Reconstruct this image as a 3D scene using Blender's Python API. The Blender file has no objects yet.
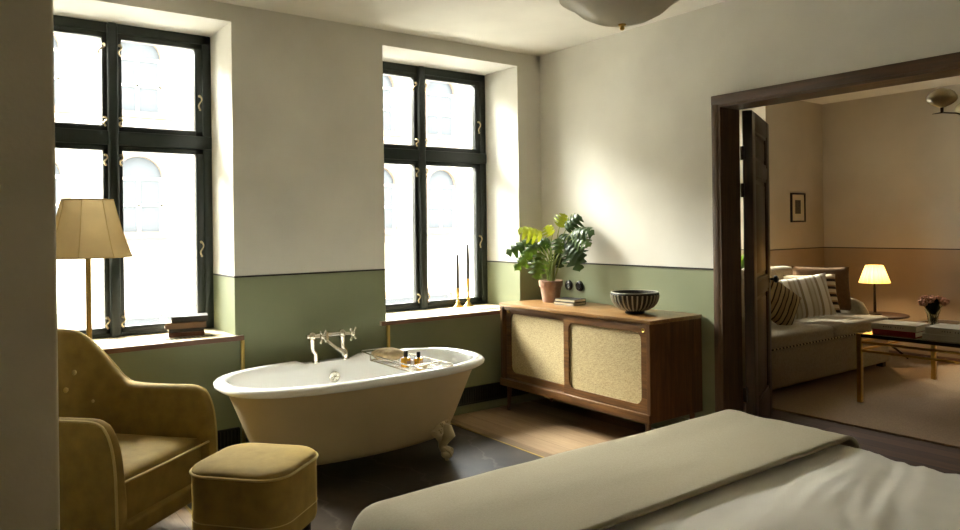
import bpy, bmesh, math, random
from mathutils import Vector, Matrix, noise
random.seed(7)
PI = math.pi
SC = bpy.context.scene
COL = SC.collection

# ------------------------------------------------------------------ materials
def lin(c):
    r = []
    for v in c:
        v /= 255.0
        r.append(v / 12.92 if v <= 0.04045 else ((v + 0.055) / 1.055) ** 2.4)
    return (r[0], r[1], r[2], 1.0)

def newmat(name):
    m = bpy.data.materials.new(name)
    m.use_nodes = True
    nt = m.node_tree
    b = nt.nodes['Principled BSDF']
    return m, nt, b

def coords(nt, scale=(1, 1, 1), rot=(0, 0, 0), kind='Object'):
    tc = nt.nodes.new('ShaderNodeTexCoord')
    mp = nt.nodes.new('ShaderNodeMapping')
    mp.inputs['Scale'].default_value = scale
    mp.inputs['Rotation'].default_value = rot
    nt.links.new(tc.outputs[kind], mp.inputs['Vector'])
    return mp.outputs['Vector']

def ramp(nt, fac, stops):
    r = nt.nodes.new('ShaderNodeValToRGB')
    e = r.color_ramp.elements
    while len(e) < len(stops):
        e.new(0.5)
    for i, (p, c) in enumerate(stops):
        e[i].position = p
        e[i].color = lin(c)
    nt.links.new(fac, r.inputs['Fac'])
    return r.outputs['Color']

def tnoise(nt, vec, scale, detail=3, rough=0.5, dist=0.0):
    n = nt.nodes.new('ShaderNodeTexNoise')
    n.inputs['Scale'].default_value = scale
    n.inputs['Detail'].default_value = detail
    n.inputs['Roughness'].default_value = rough
    n.inputs['Distortion'].default_value = dist
    nt.links.new(vec, n.inputs['Vector'])
    return n.outputs['Fac']

def bump(nt, b, h, strength, dist=0.002):
    n = nt.nodes.new('ShaderNodeBump')
    n.inputs['Strength'].default_value = strength
    n.inputs['Distance'].default_value = dist
    nt.links.new(h, n.inputs['Height'])
    nt.links.new(n.outputs['Normal'], b.inputs['Normal'])

def mat(name, c, rough=0.6, metal=0.0, c2=None, vs=6.0, bs=0.0, bscale=200.0, sheen=0.0, coat=0.0, spec=None):
    """plain material with a slight natural variation of the pigment and a fine bump"""
    m, nt, b = newmat(name)
    b.inputs['Roughness'].default_value = rough
    b.inputs['Metallic'].default_value = metal
    if spec is not None:
        b.inputs['Specular IOR Level'].default_value = spec
    if sheen:
        b.inputs['Sheen Weight'].default_value = sheen
        b.inputs['Sheen Roughness'].default_value = 0.35
        b.inputs['Sheen Tint'].default_value = lin([min(255, v * 1.35 + 25) for v in c])
    if coat:
        b.inputs['Coat Weight'].default_value = coat
        b.inputs['Coat Roughness'].default_value = 0.08
    v = coords(nt)
    if c2 is None:
        c2 = [x * 0.94 for x in c]
    col = ramp(nt, tnoise(nt, v, vs, 4), [(0.3, c2), (0.7, c)])
    nt.links.new(col, b.inputs['Base Color'])
    if bs:
        bump(nt, b, tnoise(nt, v, bscale, 2), bs)
    return m

def wood(name, dark, light, axis='X', scale=1.0, rough=0.45, coat=0.0):
    m, nt, b = newmat(name)
    s = {'X': (1.2, 14, 14), 'Y': (14, 1.2, 14), 'Z': (14, 14, 1.2)}[axis]
    v = coords(nt, tuple(k * scale for k in s))
    mid = [(p + q) / 2 for p, q in zip(dark, light)]
    f = tnoise(nt, v, 2.2, 6, 0.62, 0.8)
    nt.links.new(ramp(nt, f, [(0.30, dark), (0.5, mid), (0.72, light)]), b.inputs['Base Color'])
    b.inputs['Roughness'].default_value = rough
    if coat:
        b.inputs['Coat Weight'].default_value = coat
        b.inputs['Coat Roughness'].default_value = 0.15
    bump(nt, b, f, 0.15, 0.001)
    return m

def planks(name, cols, width=0.16, length=1.9, along='Y', rough=0.5):
    m, nt, b = newmat(name)
    v = coords(nt, rot=(0, 0, PI / 2 if along == 'Y' else 0))
    br = nt.nodes.new('ShaderNodeTexBrick')
    br.inputs['Scale'].default_value = 1.0
    br.inputs['Brick Width'].default_value = length
    br.inputs['Row Height'].default_value = width
    br.inputs['Mortar Size'].default_value = 0.0018
    br.inputs['Color1'].default_value = (0.15, 0.15, 0.15, 1)
    br.inputs['Color2'].default_value = (0.85, 0.85, 0.85, 1)
    br.inputs['Mortar'].default_value = (0.0, 0.0, 0.0, 1)
    br.offset = 0.37
    nt.links.new(v, br.inputs['Vector'])
    gs = (14, 1.1, 1) if along == 'Y' else (1.1, 14, 1)
    g = tnoise(nt, coords(nt, gs), 2.5, 6, 0.65, 0.6)
    mx = nt.nodes.new('ShaderNodeMix')
    mx.data_type = 'RGBA'
    mx.inputs[0].default_value = 0.55
    nt.links.new(br.outputs['Color'], mx.inputs[6])
    nt.links.new(g, mx.inputs[7])
    nt.links.new(ramp(nt, mx.outputs[2], [(0.12, cols[0]), (0.45, cols[1]), (0.75, cols[2])]), b.inputs['Base Color'])
    b.inputs['Roughness'].default_value = rough
    bump(nt, b, br.outputs['Fac'], -0.4, 0.002)
    return m

def marble(name):
    m, nt, b = newmat(name)
    v = coords(nt)
    w = nt.nodes.new('ShaderNodeTexWave')
    w.inputs['Scale'].default_value = 0.8
    w.inputs['Distortion'].default_value = 14
    w.inputs['Detail'].default_value = 5
    w.inputs['Detail Scale'].default_value = 1.4
    nt.links.new(v, w.inputs['Vector'])
    base = ramp(nt, tnoise(nt, v, 3, 8, 0.65, 1.0), [(0.3, (50, 44, 40)), (0.6, (74, 66, 58)), (0.85, (98, 90, 80))])
    vein = ramp(nt, w.outputs['Fac'], [(0.985, (0, 0, 0)), (1.0, (110, 110, 110))])
    mx = nt.nodes.new('ShaderNodeMix')
    mx.data_type = 'RGBA'
    mx.inputs[7].default_value = lin((176, 168, 156))
    nt.links.new(vein, mx.inputs[0])
    nt.links.new(base, mx.inputs[6])
    nt.links.new(mx.outputs[2], b.inputs['Base Color'])
    b.inputs['Roughness'].default_value = 0.38
    return m

def stripes(name, stops, axis='X', period=0.1, rough=0.9, bscale=400):
    """woven stripes; stops = [(position 0..1, colour)] constant bands over one period"""
    m, nt, b = newmat(name)
    v = coords(nt)
    sp = nt.nodes.new('ShaderNodeSeparateXYZ')
    nt.links.new(v, sp.inputs[0])
    d = nt.nodes.new('ShaderNodeMath')
    d.operation = 'DIVIDE'
    d.inputs[1].default_value = period
    nt.links.new(sp.outputs[axis], d.inputs[0])
    f = nt.nodes.new('ShaderNodeMath')
    f.operation = 'FRACT'
    nt.links.new(d.outputs[0], f.inputs[0])
    r = nt.nodes.new('ShaderNodeValToRGB')
    r.color_ramp.interpolation = 'CONSTANT'
    e = r.color_ramp.elements
    while len(e) < len(stops):
        e.new(0.5)
    for i, (p, c) in enumerate(stops):
        e[i].position = p
        e[i].color = lin(c)
    nt.links.new(f.outputs[0], r.inputs['Fac'])
    nt.links.new(r.outputs['Color'], b.inputs['Base Color'])
    b.inputs['Roughness'].default_value = rough
    bump(nt, b, tnoise(nt, v, bscale, 2), 0.3)
    return m

def rattan(name):
    m, nt, b = newmat(name)
    v = coords(nt, (1, 1, 1))
    def wave(direction, sc):
        w = nt.nodes.new('ShaderNodeTexWave')
        w.bands_direction = direction
        w.inputs['Scale'].default_value = sc
        w.inputs['Distortion'].default_value = 2.0
        w.inputs['Detail Scale'].default_value = 2.0
        nt.links.new(v, w.inputs['Vector'])
        return w.outputs['Fac']
    a, c = wave('Y', 34), wave('Z', 40)
    mul = nt.nodes.new('ShaderNodeMath')
    mul.operation = 'MULTIPLY'
    nt.links.new(a, mul.inputs[0])
    nt.links.new(c, mul.inputs[1])
    n = tnoise(nt, coords(nt, (1, 10, 40)), 6, 4, 0.7)
    add = nt.nodes.new('ShaderNodeMath')
    add.operation = 'MULTIPLY_ADD'
    nt.links.new(mul.outputs[0], add.inputs[0])
    add.inputs[1].default_value = 0.45
    nt.links.new(n, add.inputs[2])
    nt.links.new(ramp(nt, add.outputs[0], [(0.34, (118, 98, 62)), (0.55, (172, 152, 106)), (0.9, (204, 188, 146))]), b.inputs['Base Color'])
    b.inputs['Roughness'].default_value = 0.65
    bump(nt, b, mul.outputs[0], 0.5, 0.002)
    return m

def glass_pane(name):
    m = bpy.data.materials.new(name)
    m.use_nodes = True
    nt = m.node_tree
    nt.nodes.remove(nt.nodes['Principled BSDF'])
    out = nt.nodes['Material Output']
    t = nt.nodes.new('ShaderNodeBsdfTransparent')
    t.inputs[0].default_value = (0.96, 0.98, 0.97, 1)
    g = nt.nodes.new('ShaderNodeBsdfGlossy')
    g.inputs['Roughness'].default_value = 0.02
    lw = nt.nodes.new('ShaderNodeFresnel')
    lw.inputs[0].default_value = 1.25
    mx = nt.nodes.new('ShaderNodeMixShader')
    nt.links.new(lw.outputs[0], mx.inputs[0])
    nt.links.new(t.outputs[0], mx.inputs[1])
    nt.links.new(g.outputs[0], mx.inputs[2])
    nt.links.new(mx.outputs[0], out.inputs['Surface'])
    return m

def translucent(name, c, mix=0.5, rough_gloss=0.0):
    m = bpy.data.materials.new(name)
    m.use_nodes = True
    nt = m.node_tree
    nt.nodes.remove(nt.nodes['Principled BSDF'])
    out = nt.nodes['Material Output']
    v = coords(nt)
    col = ramp(nt, tnoise(nt, v, 9, 3), [(0.3, [x * 0.95 for x in c]), (0.7, c)])
    d = nt.nodes.new('ShaderNodeBsdfDiffuse')
    t = nt.nodes.new('ShaderNodeBsdfTranslucent')
    nt.links.new(col, d.inputs[0])
    nt.links.new(col, t.inputs[0])
    mx = nt.nodes.new('ShaderNodeMixShader')
    mx.inputs[0].default_value = mix
    nt.links.new(d.outputs[0], mx.inputs[1])
    nt.links.new(t.outputs[0], mx.inputs[2])
    last = mx.outputs[0]
    if rough_gloss:
        g = nt.nodes.new('ShaderNodeBsdfGlossy')
        g.inputs['Roughness'].default_value = 0.15
        m2 = nt.nodes.new('ShaderNodeMixShader')
        m2.inputs[0].default_value = rough_gloss
        nt.links.new(last, m2.inputs[1])
        nt.links.new(g.outputs[0], m2.inputs[2])
        last = m2.outputs[0]
    nt.links.new(last, out.inputs['Surface'])
    return m

def clear_glass(name, c=(255, 255, 255), ior=1.45, rough=0.0):
    m, nt, b = newmat(name)
    b.inputs['Base Color'].default_value = lin(c)
    b.inputs['Transmission Weight'].default_value = 1.0
    b.inputs['Roughness'].default_value = rough
    b.inputs['IOR'].default_value = ior
    return m

M = {}
M['cream'] = mat('cream_wall_paint', (214, 211, 200), 0.85, bs=0.12, bscale=90, vs=2)
M['green'] = mat('sage_green_wall_paint', (130, 136, 105), 0.75, bs=0.1, bscale=90, vs=2)
M['cream2'] = mat('warm_cream_wall_paint', (190, 181, 162), 0.85, bs=0.1, bscale=90, vs=2)
M['tan'] = mat('tan_wall_paint', (160, 140, 114), 0.8, bs=0.1, bscale=90, vs=2)
M['stub'] = mat('grey_beige_plaster', (206, 198, 178), 0.9, bs=0.5, bscale=60, vs=3)
M['ceil'] = mat('ceiling_paint', (226, 222, 210), 0.9, vs=2)
M['line'] = mat('dark_dado_line', (24, 22, 18), 0.6)
M['black_base'] = mat('black_baseboard_paint', (22, 22, 22), 0.6)
M['green_base'] = mat('pale_green_baseboard_paint', (112, 116, 88), 0.6)
M['win'] = mat('dark_green_window_paint', (22, 32, 30), 0.35)
M['brass'] = mat('polished_brass', (196, 160, 84), 0.28, 1.0)
M['gold'] = mat('brushed_brass_strip', (214, 186, 110), 0.35, 1.0)
M['hook'] = mat('pale_brass_hook', (214, 196, 158), 0.3, 0.9)
M['chrome'] = mat('polished_nickel', (222, 216, 202), 0.14, 1.0)
M['sill'] = wood('pale_limed_wood', (196, 180, 150), (222, 210, 184), 'X', 1, 0.5)
M['sill_edge'] = wood('brown_wood_edging', (84, 52, 34), (122, 82, 54), 'X', 1, 0.5)
M['grille'] = mat('perforated_grille_metal', (150, 140, 110), 0.5, 0.3)
M['slot'] = mat('dark_slot', (14, 14, 14), 0.8)
M['oak'] = planks('oak_floor_planks', [(84, 64, 46), (142, 116, 88), (176, 150, 118)], along='Y', rough=0.42)
M['dark_oak'] = planks('dark_oak_floor', [(34, 20, 10), (76, 48, 28), (100, 66, 40)], width=0.12, along='Y', rough=0.7)
M['marble'] = marble('brown_veined_marble')
M['door'] = wood('dark_walnut_door', (36, 24, 15), (74, 50, 32), 'Z', 1, 0.45)
M['doorf'] = wood('dark_walnut_frame_upright', (54, 38, 24), (98, 72, 46), 'Z', 1, 0.5)
M['doorh'] = wood('dark_walnut_frame_lintel', (54, 38, 24), (98, 72, 46), 'Y', 1, 0.5)
M['velvet'] = mat('mustard_velvet', (138, 114, 52), 0.85, c2=(118, 96, 40), vs=14, sheen=0.75, bs=0.15, bscale=350)
M['velvet_pipe'] = mat('mustard_piping', (186, 162, 100), 0.8, sheen=0.6)
M['leg'] = wood('dark_leg_wood', (30, 18, 10), (58, 36, 22), 'Z', 1, 0.4)
M['tub'] = mat('beige_bath_paint', (190, 174, 138), 0.42, vs=3)
M['enamel'] = mat('white_enamel', (250, 250, 247), 0.12, coat=0.6, vs=2)
M['sponge'] = mat('natural_sponge', (206, 186, 146), 0.95, c2=(170, 146, 104), vs=30, bs=0.8, bscale=60)
M['soap'] = mat('cream_soap', (226, 190, 120), 0.4)
M['amber'] = mat('amber_liquid_glass', (206, 150, 30), 0.08, coat=0.8)
M['black'] = mat('black_plastic', (14, 14, 15), 0.3)
M['shade'] = translucent('pale_linen_shade', (184, 162, 118), 0.30)
M['seam'] = mat('shade_trim', (176, 150, 90), 0.8)
M['walnut_x'] = wood('walnut_veneer_x', (70, 44, 22), (130, 92, 50), 'X', 1.0, 0.38, 0.25)
M['walnut_y'] = wood('walnut_veneer_y', (70, 44, 22), (130, 92, 50), 'Y', 1.0, 0.38, 0.25)
M['walnut_top'] = wood('walnut_veneer_top', (108, 76, 42), (164, 124, 76), 'Y', 1.0, 0.3, 0.4)
M['walnut_z'] = wood('walnut_veneer_z', (66, 42, 22), (118, 80, 44), 'Z', 1.0, 0.38, 0.25)
M['rattan'] = rattan('woven_rattan')
M['terracotta'] = mat('aged_terracotta', (124, 88, 68), 0.9, c2=(148, 122, 102), vs=9, bs=0.2, bscale=80)
M['soil'] = mat('potting_soil', (34, 26, 18), 0.95, bs=0.8, bscale=60)
def leafmat(name, c, c2):
    m = mat(name, c, 0.38, c2=c2, vs=12)
    nt = m.node_tree
    out = nt.nodes['Material Output']
    b = nt.nodes['Principled BSDF']
    t = nt.nodes.new('ShaderNodeBsdfTranslucent')
    t.inputs[0].default_value = lin([min(255, c[0] * 1.5), min(255, c[1] * 1.45), c[2] * 0.8])
    mx = nt.nodes.new('ShaderNodeMixShader')
    mx.inputs[0].default_value = 0.2
    nt.links.new(b.outputs[0], mx.inputs[1])
    nt.links.new(t.outputs[0], mx.inputs[2])
    nt.links.new(mx.outputs[0], out.inputs['Surface'])
    return m
M['leaf'] = leafmat('deep_green_leaf', (48, 72, 30), (30, 50, 22))
M['leaf2'] = leafmat('mid_green_leaf', (74, 98, 42), (50, 74, 30))
M['leaf3'] = leafmat('yellow_green_leaf', (148, 158, 62), (112, 130, 48))
M['stem'] = mat('pale_green_stem', (120, 136, 56), 0.5)
M['book_dark'] = mat('charcoal_book_cloth', (48, 43, 39), 0.6)
M['black_cover'] = mat('black_notebook_cover', (20, 19, 18), 0.75)
M['book_brown'] = mat('brown_book_leather', (112, 84, 60), 0.6)
M['book_red'] = mat('maroon_book_cloth', (96, 60, 44), 0.65)
M['book_tan'] = mat('tan_book_cloth', (150, 122, 88), 0.7)
M['book_cream'] = mat('cream_book_jacket', (206, 194, 164), 0.6)
M['book_crimson'] = mat('crimson_book_jacket', (150, 40, 34), 0.6)
M['book_grey'] = mat('pale_grey_book_jacket', (196, 188, 168), 0.6)
M['pages'] = mat('book_pages', (226, 214, 186), 0.9)
M['lettering'] = mat('dark_spine_lettering', (70, 60, 48), 0.8)
M['candle'] = mat('charcoal_candle_wax', (64, 60, 58), 0.6)
M['bowl'] = mat('dark_grey_ceramic', (52, 50, 42), 0.5, c2=(36, 34, 28), vs=18)
M['bowl_rib'] = mat('pale_fluted_ceramic', (176, 172, 152), 0.6)
M['lampglass'] = translucent('frosted_ribbed_glass', (192, 188, 172), 0.45, 0.04)
M['duvet'] = mat('white_cotton_duvet', (240, 236, 226), 0.9, vs=3, bs=0.1, bscale=500)
M['throw'] = mat('greige_wool_throw', (184, 174, 150), 0.95, c2=(176, 166, 142), vs=160, bs=0.4, bscale=420, sheen=0.25)
M['mattress'] = mat('bed_base_fabric', (120, 112, 96), 0.95)
M['sofa'] = mat('taupe_linen_sofa', (168, 156, 132), 0.95, c2=(152, 140, 116), vs=60, bs=0.4, bscale=300)
M['sofa_dash'] = stripes('sofa_cord_trim', [(0.0, (50, 40, 30)), (0.5, (206, 190, 150))], 'X', 0.05)
M['pil_white'] = stripes('cream_taupe_stripe', [(0.0, (236, 228, 212)), (0.3, (188, 172, 146)), (0.42, (212, 202, 182)), (0.6, (192, 178, 152)), (0.7, (222, 214, 198)), (0.85, (166, 150, 124))], 'X', 0.15)
M['pil_dark'] = stripes('black_cream_stripe', [(0.0, (206, 188, 152)), (0.45, (38, 26, 20)), (0.8, (160, 126, 88))], 'Z', 0.075)
M['pil_brown'] = mat('brown_linen_cushion', (112, 82, 50), 0.95, c2=(96, 70, 42), vs=30, bs=0.4, bscale=300)
M['pil_plaid'] = stripes('brown_check_cushion', [(0.0, (168, 142, 104)), (0.35, (70, 52, 36)), (0.5, (188, 164, 122)), (0.85, (58, 42, 30))], 'X', 0.09)
M['carpet'] = mat('beige_wool_carpet', (148, 122, 90), 0.98, c2=(126, 102, 74), vs=120, bs=0.6, bscale=260)
M['tabglass'] = clear_glass('smoked_table_glass', (150, 140, 120))
M['clear'] = clear_glass('clear_vase_glass', (235, 245, 240))
M['petal'] = mat('dusty_pink_petals', (196, 140, 110), 0.9, c2=(160, 104, 80), vs=40)
M['darkleaf'] = mat('dark_bouquet_leaf', (34, 40, 24), 0.6)
M['print'] = mat('engraving_ink', (96, 90, 80), 0.9, c2=(30, 28, 26), vs=90)
M['mat_board'] = mat('cream_mount_board', (206, 196, 166), 0.9)
M['picframe'] = mat('black_picture_frame', (20, 16, 12), 0.4)
M['opal'] = mat('opal_glass_shade', (204, 188, 140), 0.22, coat=0.6, vs=8)
M['bronze'] = mat('dark_bronze', (54, 44, 32), 0.35, 0.9)
M['lamp_lit'] = translucent('pleated_silk_shade', (206, 176, 112), 0.4)
M['facade'] = mat('pale_stucco_facade', (222, 214, 200), 0.9, vs=1)
M['facade_trim'] = mat('facade_stone_trim', (112, 96, 82), 0.9, vs=2)
M['facade_glass'] = mat('facade_window_glass', (74, 78, 82), 0.25, spec=0.3)
M['street'] = mat('pale_street_paving', (206, 203, 196), 0.9)
M['socket'] = mat('black_bakelite', (16, 15, 14), 0.18, coat=0.5)
M['pane'] = glass_pane('window_glass')

# ------------------------------------------------------------------ mesh helpers
class MB:
    def __init__(s):
        s.bm = bmesh.new()
    def add(s, verts, faces, mi=0, T=None):
        vs = [s.bm.verts.new((T @ Vector(v)) if T is not None else v) for v in verts]
        for f in faces:
            try:
                fc = s.bm.faces.new([vs[i] for i in f])
                fc.material_index = mi
            except ValueError:
                pass
        return s
    def box(s, x0, x1, y0, y1, z0, z1, bev=0.0, seg=2, mi=0, T=None):
        if x0 > x1: x0, x1 = x1, x0
        if y0 > y1: y0, y1 = y1, y0
        if z0 > z1: z0, z1 = z1, z0
        v = [(x0, y0, z0), (x1, y0, z0), (x1, y1, z0), (x0, y1, z0), (x0, y0, z1), (x1, y0, z1), (x1, y1, z1), (x0, y1, z1)]
        f = [(0, 3, 2, 1), (4, 5, 6, 7), (0, 1, 5, 4), (1, 2, 6, 5), (2, 3, 7, 6), (3, 0, 4, 7)]
        if bev <= 0:
            return s.add(v, f, mi, T)
        t = bmesh.new()
        tv = [t.verts.new(p) for p in v]
        for q in f:
            t.faces.new([tv[i] for i in q])
        bmesh.ops.bevel(t, geom=list(t.edges), offset=bev, segments=seg, profile=0.5, affect='EDGES')
        t.verts.index_update()
        s.add([x.co.copy() for x in t.verts], [[x.index for x in fc.verts] for fc in t.faces], mi, T)
        t.free()
        return s
    def tube(s, pts, r, seg=10, caps=True, mi=0, T=None, closed=False):
        pts = [Vector(p) for p in pts]
        n = len(pts)
        rs = r if isinstance(r, (list, tuple)) else [r] * n
        V, F = [], []
        prev = None
        for i, p in enumerate(pts):
            if closed:
                d = (pts[(i + 1) % n] - pts[i - 1])
            elif i == 0:
                d = pts[1] - pts[0]
            elif i == n - 1:
                d = pts[-1] - pts[-2]
            else:
                d = (pts[i + 1] - p).normalized() + (p - pts[i - 1]).normalized()
            if d.length < 1e-9:
                d = Vector((0, 0, 1))
            d.normalize()
            if prev is None:
                a = Vector((0, 0, 1)) if abs(d.z) < 0.9 else Vector((1, 0, 0))
                u = d.cross(a).normalized()
            else:
                u = (prev - d * prev.dot(d))
                u = u.normalized() if u.length > 1e-6 else d.orthogonal().normalized()
            prev = u
            w = d.cross(u)
            for k in range(seg):
                an = 2 * PI * k / seg
                V.append(p + (u * math.cos(an) + w * math.sin(an)) * rs[i])
        m = n if closed else n - 1
        for i in range(m):
            for k in range(seg):
                a, b = i * seg + k, i * seg + (k + 1) % seg
                c, d2 = ((i + 1) % n) * seg + (k + 1) % seg, ((i + 1) % n) * seg + k
                F.append((a, b, c, d2))
        if caps and not closed:
            F.append(tuple(range(seg))[::-1])
            F.append(tuple((n - 1) * seg + k for k in range(seg)))
        return s.add(V, F, mi, T)
    def lathe(s, prof, seg=28, c=(0, 0, 0), mi=0, T=None, mod=None, caps=False):
        V, F = [], []
        for (r, z) in prof:
            for k in range(seg):
                an = 2 * PI * k / seg
                rr = r * (mod(an, z) if mod else 1)
                V.append((c[0] + rr * math.cos(an), c[1] + rr * math.sin(an), c[2] + z))
        n = len(prof)
        for i in range(n - 1):
            for k in range(seg):
                F.append((i * seg + k, i * seg + (k + 1) % seg, (i + 1) * seg + (k + 1) % seg, (i + 1) * seg + k))
        if caps:
            F.append(tuple(range(seg))[::-1])
            F.append(tuple((n - 1) * seg + k for k in range(seg)))
        return s.add(V, F, mi, T)
    def rings(s, rings, cap0=True, cap1=True, mi=0, T=None, wrap=True):
        n = len(rings[0])
        V = [p for r in rings for p in r]
        F = []
        for i in range(len(rings) - 1):
            for k in range(n if wrap else n - 1):
                F.append((i * n + k, i * n + (k + 1) % n, (i + 1) * n + (k + 1) % n, (i + 1) * n + k))
        if cap0:
            F.append(tuple(range(n))[::-1])
        if cap1:
            F.append(tuple((len(rings) - 1) * n + k for k in range(n)))
        return s.add(V, F, mi, T)
    def sphere(s, c, r, seg=14, rings=8, mi=0, T=None):
        rx, ry, rz = r if isinstance(r, (list, tuple)) else (r, r, r)
        R = []
        for i in range(rings + 1):
            t = -PI / 2 + PI * i / rings
            t = max(-PI / 2 + 0.02, min(PI / 2 - 0.02, t))
            R.append([Vector((c[0] + rx * math.cos(t) * math.cos(2 * PI * k / seg), c[1] + ry * math.cos(t) * math.sin(2 * PI * k / seg), c[2] + rz * math.sin(t))) for k in range(seg)])
        return s.rings(R, True, True, mi, T)
    def prism(s, poly, z0, z1, mi=0, T=None):
        n = len(poly)
        V = [(p[0], p[1], z0) for p in poly] + [(p[0], p[1], z1) for p in poly]
        F = [tuple(range(n))[::-1], tuple(range(n, 2 * n))] + [(k, (k + 1) % n, n + (k + 1) % n, n + k) for k in range(n)]
        return s.add(V, F, mi, T)

def obj(name, mb, mats, parent=None, loc=(0, 0, 0), rot=(0, 0, 0), smooth=35):
    me = bpy.data.meshes.new(name)
    bmesh.ops.recalc_face_normals(mb.bm, faces=list(mb.bm.faces))
    mb.bm.to_mesh(me)
    mb.bm.free()
    if not isinstance(mats, (list, tuple)):
        mats = [mats]
    for m in mats:
        me.materials.append(M[m] if isinstance(m, str) else m)
    if smooth:
        me.shade_smooth()
        me.set_sharp_from_angle(angle=math.radians(smooth))
    o = bpy.data.objects.new(name, me)
    COL.objects.link(o)
    o.location = loc
    o.rotation_euler = rot
    if parent is not None:
        o.parent = parent
    return o

def tag(o, label=None, cat=None, group=None, kind=None):
    if label: o['label'] = label
    if cat: o['category'] = cat
    if group: o['group'] = group
    if kind: o['kind'] = kind
    return o

def thing(name, label, cat, loc=(0, 0, 0), rz=0.0, group=None):
    o = bpy.data.objects.new(name, None)
    o.empty_display_size = 0.05
    COL.objects.link(o)
    o.location = loc
    o.rotation_euler = (0, 0, rz)
    return tag(o, label, cat, group)

def struct(name, mb, mats, smooth=0, parent=None):
    o = obj(name, mb, mats, parent, smooth=smooth)
    if parent is None:
        o['kind'] = 'structure'
    return o

def dup(root, loc, rz=None, label=None):
    r = root.copy()
    COL.objects.link(r)
    r.location = loc
    if rz is not None:
        r.rotation_euler = (0, 0, rz)
    if label: r['label'] = label
    for ch in list(root.children):
        c = ch.copy()
        COL.objects.link(c)
        c.parent = r
        for g in list(ch.children):
            d = g.copy()
            COL.objects.link(d)
            d.parent = c
    return r

def rrect(w, h, r, n=6):
    """rounded rectangle outline, counter-clockwise, centred"""
    P = []
    for (sx, sy, a0) in ((1, 1, 0), (-1, 1, PI / 2), (-1, -1, PI), (1, -1, 1.5 * PI)):
        for k in range(n + 1):
            a = a0 + (PI / 2) * k / n
            P.append((sx * (w / 2 - r) + r * math.cos(a), sy * (h / 2 - r) + r * math.sin(a)))
    return P

def smoothstep(a, b, x):
    t = max(0.0, min(1.0, (x - a) / (b - a)))
    return t * t * (3 - 2 * t)

# ------------------------------------------------------------------ room shell
H = 2.8
DADO = 1.116
XW, YS = -4.7, -5.6          # west wall of the bedroom, south wall
XF = 4.397                   # far wall of the sitting room
OPEN = {1: (-3.735, -2.515), 2: (-1.46, -0.239), 3: (1.99, 3.23)}
Z0, Z1 = 0.725, 2.692

def cellwall(us, zs, is_open, t0, t1, axis, matfn):
    """a wall on a grid of cells, openings left out; axis 'x': runs along x with thickness in y"""
    mb = MB()
    def P(u, z, t):
        return (u, t, z) if axis == 'x' else (t, u, z)
    nu, nz = len(us) - 1, len(zs) - 1
    solid = lambda i, j: 0 <= i < nu and 0 <= j < nz and not is_open((us[i] + us[i + 1]) / 2, (zs[j] + zs[j + 1]) / 2)
    for i in range(nu):
        for j in range(nz):
            if not solid(i, j):
                continue
            a, b, c, d = us[i], us[i + 1], zs[j], zs[j + 1]
            um, zm = (a + b) / 2, (c + d) / 2
            q = [(0, 1, 2, 3)]
            mb.add([P(a, c, t0), P(b, c, t0), P(b, d, t0), P(a, d, t0)], q, matfn(um, zm, 0))
            mb.add([P(a, c, t1), P(b, c, t1), P(b, d, t1), P(a, d, t1)], q, matfn(um, zm, 1))
            for (di, dj, p) in ((-1, 0, [(a, c), (a, d)]), (1, 0, [(b, c), (b, d)]), (0, -1, [(a, c), (b, c)]), (0, 1, [(a, d), (b, d)])):
                if not solid(i + di, j + dj):
                    (u0, z0), (u1, z1) = p
                    mb.add([P(u0, z0, t0), P(u1, z1, t0), P(u1, z1, t1), P(u0, z0, t1)], q, matfn(um, zm, 2))
    bmesh.ops.remove_doubles(mb.bm, verts=list(mb.bm.verts), dist=1e-5)
    return mb

def in_win(u, z):
    return any(a < u < b for a, b in OPEN.values()) and Z0 < z < Z1
def m_north(u, z, s):
    return (0 if z > DADO else 1) if u < 0.08 else (2 if z > DADO else 3)
us = [XW, -3.735, -2.515, -1.46, -0.239, 0.08, 1.99, 3.23, XF + 0.15]
struct('wall_north', cellwall(us, [0, Z0, DADO, Z1, H], in_win, 0.0, 0.52, 'x', m_north), ['cream', 'green', 'cream2', 'tan'])

DY0, DY1, DZ = -1.711, -3.29, 2.158       # doorway between the rooms
TX = 0.165
def in_door(u, z):
    return DY1 < u < DY0 and z < DZ
def m_east(u, z, s):
    k = 0 if z > DADO else 1
    return k + (2 if s == 1 else 0)
struct('wall_east', cellwall([YS, DY1, DY0, 0.0], [0, DADO, DZ, H], in_door, 0.0, TX, 'y', m_east), ['cream', 'green', 'cream2', 'tan'])
no = lambda u, z: False
struct('wall_far', cellwall([YS, 0.0], [0, DADO, H], no, XF, XF + 0.15, 'y', lambda u, z, s: 0 if z > DADO else 1), ['cream2', 'tan'])
struct('wall_south', cellwall([XW, 0.1, XF + 0.15], [0, DADO, H], no, YS - 0.15, YS, 'x', m_north), ['cream', 'green', 'cream2', 'tan'])
struct('wall_west', cellwall([YS, 0.0], [0, DADO, H], no, XW - 0.15, XW, 'y', lambda u, z, s: 0 if z > DADO else 1), ['cream', 'green'])
mb = MB().box(XW, -3.655, -1.72, -1.60, 0.0, H, 0.012, 3)
struct('wall_stub', mb, ['stub'], 40)
mb = MB().box(XW, -3.665, -1.732, -1.7205, 0.0, 0.412)
struct('baseboard_stub', mb, ['black_base'])
struct('ceiling', MB().box(XW - 0.15, XF + 0.15, YS - 0.15, 0.52, H, H + 0.15), ['ceil'])
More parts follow.
